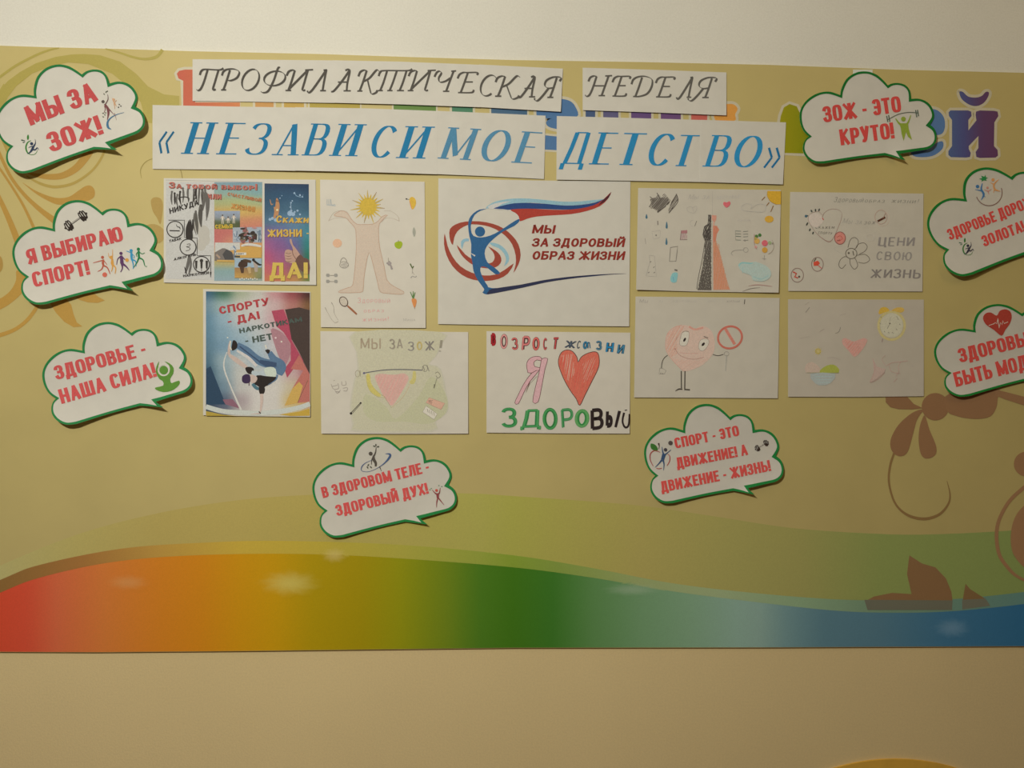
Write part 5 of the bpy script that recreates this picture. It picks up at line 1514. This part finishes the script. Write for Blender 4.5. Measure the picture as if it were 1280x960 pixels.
k.fill([(895, 690), (920, 660), (1000, 665), (1040, 655), (1130, 690), (1170, 740), (1160, 790), (1100, 820), (1020, 810), (1000, 770), (930, 740)], (146, 160, 156, .8), sm=3); k.line([(900, 690), (925, 664), (1000, 668), (1018, 660)], [10, 12, 12, 4], (124, 158, 162)); k.line([(1020, 780), (1090, 800), (1150, 770)], 12, (128, 156, 156, .8)); k.line([(935, 700), (932, 750)], 4, (130, 156, 164))
k.cut('drawn_lake', s)
k.line([(980, 858), (1060, 848), (1180, 862)], [2, 6, 3], (150, 112, 100)); k.line([(930, 905), (1000, 880), (1080, 872)], [2, 5, 2], (120, 110, 96))
k.build('drawn_line', s)
k = Ink(h, T=P5, start=.0003)
text(k, 'Мы за', (470, 132), (650, 128), 46, 'hand', (158, 148, 132), slant=.4, jitter=.04); text(k, 'здоровье', (705, 128), (905, 118), 36, 'hand', (164, 154, 138), slant=.4, jitter=.04); text(k, 'жизнь', (885, 312), (1000, 312), 20, 'hand', (164, 152, 136), jitter=.04)
k.build('lettering', s, 'faint pencil handwriting')

P6 = crop(980, 235, 7.111)
s, h = flat_sheet('drawing', 'pencil drawing with a six-petalled flower, heart and grey block letters', 'drawing', GRP, [(55, 35), (640, 42), (1240, 50), (1230, 920), (640, 918), (38, 915)], P6, DULL, .0016)
k = Ink(h, T=P6, start=.0003, d=1.2e-5)
DK6 = (84, 74, 60); RD6 = (160, 76, 64)
for p in ([(568, 530), (590, 460), (630, 440), (660, 470), (650, 520), (620, 548)], [(640, 530), (660, 500), (710, 488), (740, 520), (720, 560), (670, 588)], [(640, 600), (720, 590), (762, 635), (720, 668), (660, 660)], [(585, 630), (590, 680), (625, 722), (655, 690), (640, 640), (625, 620)], [(570, 620), (540, 610), (500, 640), (488, 690), (515, 715), (550, 680)], [(550, 525), (500, 518), (445, 540), (520, 585), (550, 575)]):
    k.line(p, 5 if p[0][0] != 550 else 3, DK6 if p[0][0] != 550 else (150, 140, 122), sm=4)
k.ring(598, 582, 50, 6, DK6, ry=46); k.dot(575, 578, 9, DK6); k.line([(612, 560), (620, 600)], 8, DK6)
k.cut('drawn_flower', s)
k.fill([(222, 250), (260, 222), (310, 228), (345, 270), (350, 300), (290, 350), (240, 330), (218, 290)], (198, 158, 140, .8), sm=3)
k.line([(222, 240), (218, 290), (270, 380), (330, 440), (400, 478), (440, 440), (490, 330), (512, 260), (510, 215), (470, 190), (410, 190), (360, 220), (340, 260)], [4, 3, 3, 5, 8, 4, 4, 3, 2, 3, 3, 4, 5], (130, 100, 86)); k.line([(340, 265), (352, 285)], 9, RD6); k.line([(225, 232), (300, 208), (340, 240)], 3, (140, 110, 96))
for x, y, a in ((200, 250, 160), (245, 205, 60), (280, 198, 90), (312, 195, 110), (205, 320, 120), (230, 372, 110), (258, 400, 110)): k.dot(x, y, 17 if x < 210 else 13, (60, 60, 52), ry=7, a=a, n=12)
k.dot(196, 250, 12, (60, 84, 90))
k.cut('drawn_heart', s)
for x, y, rx, ry, f in ((498, 445, 48, 55, 1), (297, 678, 52, 62, 0), (118, 775, 55, 62, 0)):
    if f: k.dot(x, y, rx, (186, 110, 94), ry=ry, n=24)
    k.ring(x, y, rx, 7, (124, 76, 66) if f else (120, 98, 84), ry=ry)
k.line([(470, 440), (500, 425), (520, 450), (485, 475)], 6, RD6); k.line([(500, 460), (470, 470)], 6, (110, 60, 50))
k.fill([(262, 660), (300, 645), (320, 668), (300, 690), (265, 692)], (178, 66, 46)); k.line([(285, 625), (265, 655)], 8, (80, 70, 50)); k.line([(300, 685), (335, 715)], 7, RD6)
k.cut('drawn_round_sign', s)
k.line([(80, 745), (110, 760), (95, 790), (125, 800)], 12, (160, 60, 44), sm=0); k.dot(135, 788, 9, (70, 56, 46))
k.cut('drawn_round_sign', s)
k.ring(862, 258, 54, 4, (150, 118, 100), ry=62); k.ring(875, 272, 62, 3, (180, 146, 124), ry=66, a0=-60, a1=130); k.line([(832, 296), (900, 260)], 17, (72, 40, 26), sm=0); k.line([(880, 275), (902, 225)], 4, (120, 80, 62))
k.ring(768, 440, 36, 4, (160, 148, 130), ry=28)
k.build('drawn_no_smoking_sign', s)
k = Ink(h, T=P6, start=.0003, d=1.2e-5)
HP = (120, 112, 96)
text(k, 'Здоровый', (440, 125), (700, 130), 46, 'hand', HP, slant=.35, jitter=.03); text(k, 'образ', (715, 130), (890, 132), 38, 'hand', HP, slant=.35, jitter=.03); text(k, 'жизни!', (950, 132), (1190, 138), 42, 'hand', HP, slant=.35, jitter=.03)
text(k, 'Мы за', (520, 315), (690, 325), 48, 'hand', (140, 130, 114), slant=.35, jitter=.03); text(k, 'зож', (710, 322), (810, 322), 40, 'hand', (116, 106, 92), slant=.35, jitter=.03)
text(k, 'Скажем', (278, 362), (445, 362), 30, 'hand', (90, 80, 68), slant=.2, jitter=.03); text(k, 'спорту', (300, 408), (425, 415), 32, 'hand', (84, 76, 64), slant=.2, jitter=.03)
for t_, a, b, y, c in (('ЦЕНИ', 835, 1150, 515, (128, 118, 108)), ('СВОЮ', 815, 1125, 640, (134, 124, 112)), ('ЖИЗНЬ', 765, 1205, 800, (120, 110, 100))):
    for dx in (0, 7): text(k, t_, (a + dx, y), (b + dx, y + 4), 82 if a != 815 else 76, 'hand', tuple(v - 12 for v in c), slant=.12, jitter=.02)
k.build('lettering', s, 'grey pencil block letters and handwriting')

P7 = crop(395, 408, 6.4)
s, h = flat_sheet('drawing', 'pale green drawing of a pink heart lifting a barbell', 'drawing', GRP, [(35, 38), (640, 42), (1218, 45), (1218, 858), (640, 860), (42, 858)], P7, WARM, .0025)
k = Ink(h, T=P7, start=.0003, d=1.2e-5)
GR7 = (172, 168, 130)
wash = [(310, 42), (1000, 44), (1005, 140), (960, 240), (910, 300), (1000, 340), (1050, 560), (1055, 680), (960, 760), (930, 845), (330, 845), (290, 790), (270, 640), (300, 440), (330, 340), (318, 200)]
for q, al in ((1.0, .35), (.98, .6), (.955, .9)):
    k.fill([(655 + (x - 655) * q, 445 + (y - 445) * (q if y > 100 else 1.0)) for x, y in wash], (181, 173, 141, al), sm=3)
k.fill([(400, 540), (560, 640), (640, 740), (820, 560), (900, 420), (960, 420), (1045, 560), (1040, 690), (900, 780), (700, 760), (480, 760), (380, 680)], (173, 168, 131, .95), sm=3)
k.fill([(470, 400), (520, 378), (580, 385), (640, 385), (700, 375), (738, 400), (735, 440), (690, 520), (640, 600), (605, 635), (560, 590), (510, 500)], (196, 154, 136, .9), sm=3)
k.scribble([(480, 400), (560, 385), (640, 390), (720, 385), (725, 440), (680, 530), (605, 625), (540, 560), (500, 480)], 18, 6, (208, 146, 132), 66)
k.line([(400, 395), (420, 380), (432, 400), (440, 460), (500, 530), (550, 565), (500, 565), (440, 525), (412, 470), (400, 395)], 3, (158, 146, 84)); k.fill([(402, 392), (418, 375), (430, 390), (440, 450), (475, 505), (520, 552), (500, 562), (440, 525), (412, 470)], (188, 172, 96), sm=2)
k.fill([(775, 362), (798, 362), (800, 420), (785, 458), (755, 460), (748, 440), (770, 415)], (184, 170, 104), sm=2)
k.line([(750, 470), (700, 560), (640, 620), (605, 650)], 4, (180, 156, 120)); k.line([(550, 565), (605, 655)], 3, (150, 140, 110))
k.line([(378, 375), (450, 362), (560, 348), (700, 345), (850, 350)], [9, 7, 8, 8, 8], (96, 94, 92), sm=4); k.dot(384, 374, 9, (96, 90, 110))
k.ring(332, 378, 18, 4, (150, 138, 112), ry=26); k.line([(352, 350), (356, 400)], 4, (140, 130, 104)); k.ring(872, 335, 20, 4, (120, 112, 96), ry=26); k.line([(888, 310), (905, 360)], 5, (120, 112, 96)); k.line([(856, 315), (870, 355)], 5, (120, 112, 96))
for p, w in (([(120, 460), (140, 500), (180, 495), (175, 455)], 4), ([(130, 480), (170, 470)], 4), ([(155, 520), (190, 525)], 5), ([(205, 440), (210, 470), (240, 465), (235, 435)], 4), ([(215, 495), (250, 490), (245, 515), (220, 515)], 4), ([(140, 435), (150, 430)], 4), ([(150, 510), (170, 535), (195, 510)], 4)): k.line(p, w, (150, 138, 122))
k.line([(278, 694), (355, 612)], 5, (62, 56, 48), sm=0); k.line([(292, 694), (365, 612)], 4, (90, 84, 70), sm=0); k.dot(280, 696, 10, (50, 44, 38)); k.dot(357, 612, 7, (50, 44, 38))
k.line([(955, 375), (975, 365), (995, 395), (975, 412), (960, 395)], 4, (120, 112, 92)); k.line([(968, 412), (945, 495)], 3, (110, 104, 84)); k.line([(948, 462), (944, 495)], 6, (90, 84, 68))
k.fill([(905, 570), (1030, 615), (1000, 665), (880, 610)], (196, 150, 124, .95)); k.fill([(880, 635), (970, 700), (945, 745), (852, 685)], (196, 188, 166)); k.line([(880, 635), (970, 700), (945, 745), (852, 685)], 2.5, (130, 120, 100), sm=0, closed=True); k.line([(905, 570), (1030, 615), (1000, 665), (880, 610)], 2.5, (160, 120, 100), sm=0, closed=True)
k.scribble([(900, 590), (935, 590), (925, 622), (900, 612)], 5, 4, (110, 80, 66), 30)
for x in (890, 905, 922, 940): k.line([(x, 660 + (x - 890) * .5), (x + 8, 690 + (x - 890) * .5)], 3, (120, 110, 92))
k.build('barbell_heart_drawing', s, 'pink heart with yellow arms on a green wash')
k = Ink(h, T=P7, start=.0006)
for dx in (0, 5):
    text(k, 'МЫ', (355 + dx, 182), (515 + dx, 182), 88, 'hand', (158, 140, 114), jitter=.03); text(k, 'ЗА', (590 + dx, 182), (690 + dx, 180), 80, 'hand', (146, 134, 114), jitter=.03)
text(k, 'З', (735, 195), (780, 195), 72, 'hand', (150, 138, 120)); text(k, 'З', (740, 195), (785, 195), 72, 'hand', (130, 122, 112)); text(k, 'О', (805, 190), (850, 190), 70, 'hand', (176, 156, 96)); text(k, 'О', (812, 186), (844, 186), 58, 'hand', (176, 156, 96))
for dx in (0, 5): text(k, 'Ж', (872 + dx, 196), (945 + dx, 192), 78, 'hand', (126, 118, 106)); text(k, '!', (975 + dx, 205), (1000 + dx, 205), 100, 'hand', (140, 130, 110), slant=.15)
k.build('lettering', s, 'pencil capitals across the top')

P8 = crop(600, 408, 6.4)
s, h = flat_sheet('drawing', 'felt pen drawing with a big red heart and green and black capitals', 'drawing', GRP, [(52, 38), (640, 44), (1203, 50), (1197, 858), (640, 856), (52, 850)], P8, WARM, .0022)
k = Ink(h, T=P8, start=.0003, d=1.2e-5)
heart = [(798, 632), (770, 580), (720, 510), (670, 420), (632, 320), (628, 265), (650, 210), (695, 188), (740, 200), (775, 245), (785, 285), (810, 245), (860, 215), (920, 202), (948, 225), (955, 290), (940, 350), (890, 450), (840, 550)]
k.fill(heart, (184, 100, 78), sm=3, pencil=False)
k.scribble(smooth(heart, 3, True), 34, 5, (196, 84, 68), 78); k.scribble([(650, 230), (740, 220), (760, 380), (700, 440)], 8, 5, (206, 150, 128), 82); k.scribble([(820, 300), (930, 230), (900, 380), (830, 460)], 7, 4, (206, 140, 118), 68)
k.line(heart, 5, (66, 40, 34), sm=3, closed=True)
k.build('heart_drawing', s, 'big coloured-in red heart')
k = Ink(h, T=P8, start=.0003, d=1.2e-5)
PK, DK8 = (196, 148, 144), (84, 44, 44)
for p in ([(380, 355), (372, 310), (385, 270), (420, 245), (465, 240), (490, 250), (490, 275), (455, 268), (430, 290), (440, 322), (478, 330), (475, 350), (430, 372), (385, 370)], [(415, 372), (470, 355), (400, 440), (350, 530), (308, 618), (278, 612), (300, 560), (350, 460)], [(497, 258), (542, 258), (520, 340), (490, 500), (465, 605), (422, 604), (440, 500), (470, 380), (485, 300)]):
    k.fill(p, PK, sm=2, pencil=False); k.line(p, 4, DK8, sm=2, closed=True)
k.line([(400, 440), (370, 520)], [5, 2], DK8); k.line([(455, 400), (400, 460), (368, 528)], 2.5, (120, 90, 84))
OUT8 = dict(style='hand')
def fat(t_, a, b, cap, w, c, edge, sl=0.):
    """felt pen letter with a darker edge"""
    st = dict(STY['hand']); st['s'] = st['t'] = w[0]; STY['_f'] = st
    text(k, t_, a, b, cap, '_f', edge, slant=sl)
    st['s'] = st['t'] = w[0] * w[1]
    text(k, t_, (a[0] + 2, a[1] - 2), (b[0] - 2, b[1] - 2), cap * .96, '_f', c, slant=sl)
RD8 = (178, 62, 58)
fat('В', (86, 156), (128, 156), 104, (.30, .7), (150, 34, 38), (96, 24, 28)); fat('О', (160, 182), (222, 178), 120, (.22, .55), (196, 132, 122), DK8, .08); fat('З', (258, 190), (308, 186), 100, (.2, .55), (190, 92, 84), DK8)
fat('Р', (330, 198), (395, 196), 122, (.22, .55), (192, 110, 102), DK8, .12); fat('О', (418, 196), (478, 190), 108, (.24, .6), (190, 90, 80), DK8, .1); fat('С', (504, 192), (540, 188), 98, (.2, .5), (190, 80, 74), DK8, .12); fat('Т', (570, 190), (625, 190), 104, (.2, .55), (176, 70, 66), DK8, .12)
TL, NV8 = (44, 110, 136), (40, 48, 58)
fat('ж', (672, 172), (760, 178), 90, (.15, .4), (84, 90, 96), NV8, .2); fat('С', (770, 178), (800, 178), 64, (.15, .4), (84, 90, 96), NV8, .2); fat('О', (820, 182), (858, 182), 64, (.26, .6), TL, NV8, .1); fat('Л', (858, 182), (886, 178), 56, (.2, .5), TL, NV8)
fat('З', (928, 190), (975, 190), 76, (.22, .6), (70, 110, 126), NV8); fat('Н', (1002, 212), (1064, 214), 92, (.24, .6), (36, 112, 146), NV8, .1); fat('И', (1092, 222), (1148, 226), 86, (.22, .6), (60, 110, 130), NV8, .1)
GN8 = (44, 112, 60)
fat('З', (180, 812), (300, 806), 160, (.15, .5), (60, 128, 70), GN8); fat('Д', (322, 812), (488, 806), 146, (.14, .5), (70, 134, 76), GN8, .08); fat('О', (502, 828), (622, 826), 176, (.16, .5), (64, 130, 70), (40, 104, 50)); fat('Р', (655, 818), (752, 806), 158, (.14, .45), (76, 130, 80), GN8, .06); fat('О', (756, 812), (872, 808), 148, (.2, .55), (84, 136, 76), (46, 112, 54), .06)
BK8 = (40, 30, 28)
fat('В', (886, 832), (990, 820), 172, (.16, .9), BK8, BK8, .1); fat('Ь', (1004, 812), (1060, 808), 150, (.26, .9), BK8, BK8, .1); k.line([(1116, 676), (1084, 806)], [24, 20], BK8, sm=0)
k.line([(1152, 690), (1140, 760), (1160, 806), (1188, 790), (1194, 700)], [16, 14, 16, 14, 10], BK8); k.line([(1158, 672), (1176, 668)], 7, BK8)
k.build('lettering', s, 'outlined pink, red, blue, green and black letters')

P9 = crop(790, 365, 6.737)
s, h = flat_sheet('drawing', 'drawing of a smiling peach heart character holding up a crossed-out sign', 'drawing', GRP, [(30, 38), (640, 44), (1243, 50), (1228, 895), (640, 891), (18, 888)], P9, DULL, .002)
k = Ink(h, T=P9, start=.0003, d=1.2e-5)
hb = [(440, 668), (400, 635), (330, 560), (288, 490), (284, 420), (300, 350), (350, 300), (420, 278), (480, 285), (530, 312), (570, 290), (620, 292), (670, 330), (695, 400), (695, 480), (670, 540), (600, 610), (520, 650)]
k.fill(hb, (198, 152, 132, .95), sm=3); k.scribble([(300, 350), (380, 285), (440, 285), (380, 400), (380, 520), (330, 550), (290, 480)], 16, 6, (194, 138, 116), 60); k.scribble([(440, 660), (340, 560), (420, 570), (560, 580), (640, 560), (560, 630)], 16, 6, (200, 146, 126), 30)
k.line([(480, 290), (530, 315), (600, 300)], 16, (192, 124, 104, .9)); k.line(hb[:8], 3, (180, 120, 100))
EW = (186, 176, 156)
for p in ([(400, 440), (412, 370), (430, 335), (475, 332), (480, 380), (465, 440), (435, 455)], [(560, 470), (570, 415), (600, 395), (640, 400), (648, 430), (620, 480), (585, 497)]): k.fill(p, EW, sm=3, pencil=False); k.line(p, 3, (130, 110, 96), sm=3, closed=True)
k.dot(443, 402, 19, (44, 34, 30), ry=9, a=-62); k.dot(600, 440, 18, (44, 34, 30), ry=10, a=-50)
k.line([(605, 375), (640, 388)], 7, (88, 76, 66)); k.line([(420, 345), (445, 330), (475, 335)], 4, (120, 100, 86))
k.line([(365, 480), (400, 530), (470, 560), (540, 565), (605, 548)], 4, (150, 108, 94)); k.line([(400, 510), (480, 518), (560, 515)], 3, (170, 124, 108)); k.dot(363, 480, 6, (150, 104, 90))
AB = (66, 58, 48)
k.line([(300, 532), (268, 560), (252, 600), (248, 640)], 6, AB); k.line([(680, 526), (725, 536), (770, 525)], 6, AB)
k.line([(232, 640), (262, 645), (288, 662), (272, 690), (228, 690), (232, 645)], 3, (120, 110, 96), sm=0); k.line([(240, 690), (244, 678)], 3, AB); k.line([(256, 692), (258, 680)], 3, AB)
k.line([(415, 665), (416, 812)], 9, AB, sm=0); k.line([(446, 665), (444, 815)], 9, AB, sm=0); k.line([(365, 834), (395, 818), (424, 820)], [5, 12, 9], AB); k.line([(440, 820), (488, 824)], 11, AB)
k.ring(825, 382, 102, 17, (168, 92, 74), ry=92, a=-20, n=36); k.line([(785, 308), (865, 440)], 24, (176, 108, 90), sm=0)
k.line([(796, 530), (792, 600), (788, 665)], [12, 8, 8], (146, 138, 122)); k.ring(796, 520, 20, 4, (130, 120, 106), ry=18)
k.build('heart_character_drawing', s, 'peach heart with eyes, arms and legs holding a red prohibition sign')
k = Ink(h, T=P9, start=.0003)
text(k, 'Мы', (62, 92), (130, 94), 34, 'hand', (150, 140, 124), slant=.2, jitter=.03)
for t_, a, b in (('за', 225, 262), ('здоровый', 340, 540), ('образ', 630, 700), ('жизни', 790, 905)): text(k, t_, (a, 86), (b, 90), 26, 'hand', (162, 152, 134) if a != 790 else (146, 136, 120), slant=.2, jitter=.05)
k.line([(950, 62), (946, 102)], 6, (62, 54, 46), sm=0)
k.build('lettering', s, 'very faint pencil heading with a dark exclamation mark')

P10 = crop(980, 365, 6.856)
s, h = flat_sheet('drawing', 'faint drawing with a yellow alarm clock, pink heart and small island', 'drawing', GRP, [(35, 62), (640, 64), (1198, 65), (1198, 893), (640, 900), (35, 898)], P10, paper_mat(tuple(a * b for a, b in zip(PW, (.88, .84, .80))), 'dim_grey_paper'), .002)
k = Ink(h, T=P10, start=.0003, d=1.2e-5)
k.ring(922, 288, 112, 22, (160, 142, 84, .85), ry=120, n=36)
k.dot(922, 285, 98, (158, 148, 122), ry=106, n=30)
k.fill([(810, 175), (830, 135), (875, 130), (905, 160), (860, 175), (822, 192)], (176, 132, 50), sm=2); k.fill([(920, 158), (970, 132), (1020, 135), (1030, 160), (1000, 178), (950, 165)], (172, 132, 62), sm=2)
k.line([(868, 128), (866, 92), (1000, 92), (996, 128)], 3, (144, 132, 112), sm=0)
k.line([(906, 270), (912, 215)], 2.5, (120, 110, 92)); k.line([(906, 272), (885, 315)], 3, (96, 86, 72)); k.dot(907, 270, 6, (70, 60, 50))
for x, y in ((968, 215), (978, 232), (992, 278), (965, 320), (932, 350), (898, 348), (862, 340), (824, 270), (832, 215)): k.line([(x - 4, y - 6), (x + 4, y + 6)], 4, (100, 92, 76))
k.line([(845, 400), (840, 430)], 7, (120, 98, 88))
k.cut('drawn_alarm_clock', s)
k.fill([(605, 558), (560, 510), (505, 450), (500, 405), (530, 395), (580, 420), (615, 420), (680, 395), (715, 410), (700, 450), (660, 510)], (176, 120, 104, .9), sm=2); k.scribble([(600, 550), (540, 480), (520, 410), (600, 430), (650, 430), (660, 500)], 10, 5, (170, 104, 90), 50)
k.cut('drawn_heart', s)
k.dot(292, 508, 26, (150, 130, 62), n=12)
for i in range(8): k.line([(292, 508), (292 + 40 * math.cos(i * PI / 4), 508 + 40 * math.sin(i * PI / 4))], [10, 2], (160, 142, 90))
k.cut('drawn_sun', s)
k.fill([(185, 690), (190, 620), (240, 600), (290, 630), (310, 660), (300, 690)], (158, 136, 116, .95), sm=2)
k.fill([(305, 692), (340, 645), (400, 622), (450, 635), (470, 690)], (134, 134, 56), sm=2)
k.line([(195, 692), (470, 694)], 4, (120, 116, 84)); k.fill([(225, 700), (440, 700), (400, 780), (330, 800), (270, 785)], (136, 138, 128, .98), sm=2)
for y in (725, 750, 775): k.line([(250 + (y - 700) * .5, y), (420 - (y - 700) * .3, y)], 6, (138, 146, 142))
k.cut('drawn_island', s)
LN = (140, 126, 110)
k.line([(185, 175), (220, 130)], 4, (110, 100, 88)); k.line([(300, 345), (345, 315), (310, 335)], 3, LN); k.line([(440, 355), (470, 340), (485, 300)], 4, (110, 100, 88)); k.line([(480, 200), (530, 185)], 3, LN); k.line([(370, 565), (420, 560), (480, 580)], 3, LN); k.line([(130, 400), (220, 380)], 2, LN); k.line([(180, 110), (215, 85)], 3, LN)
k.cut('drawn_line', s)
PKL = (150, 118, 104)
k.fill([(760, 570), (800, 640), (870, 660), (860, 690), (790, 750), (740, 775), (770, 700), (765, 620)], (150, 126, 110, .95)); k.line([(760, 570), (780, 650), (760, 720), (738, 775), (800, 750), (865, 690)], 4, PKL); k.line([(880, 630), (930, 605), (990, 600), (1060, 590)], 4, PKL); k.line([(960, 720), (985, 680), (980, 640), (1000, 600)], 3, PKL); k.line([(870, 540), (840, 580), (880, 640)], 3, PKL); k.line([(1090, 630), (1110, 636)], 6, LN); k.line([(940, 770), (970, 740)], 4, PKL)
k.line([(900, 620), (920, 680), (1000, 700)], 3, PKL)
k.build('drawn_figure', s, 'faint pinkish pencil figure')
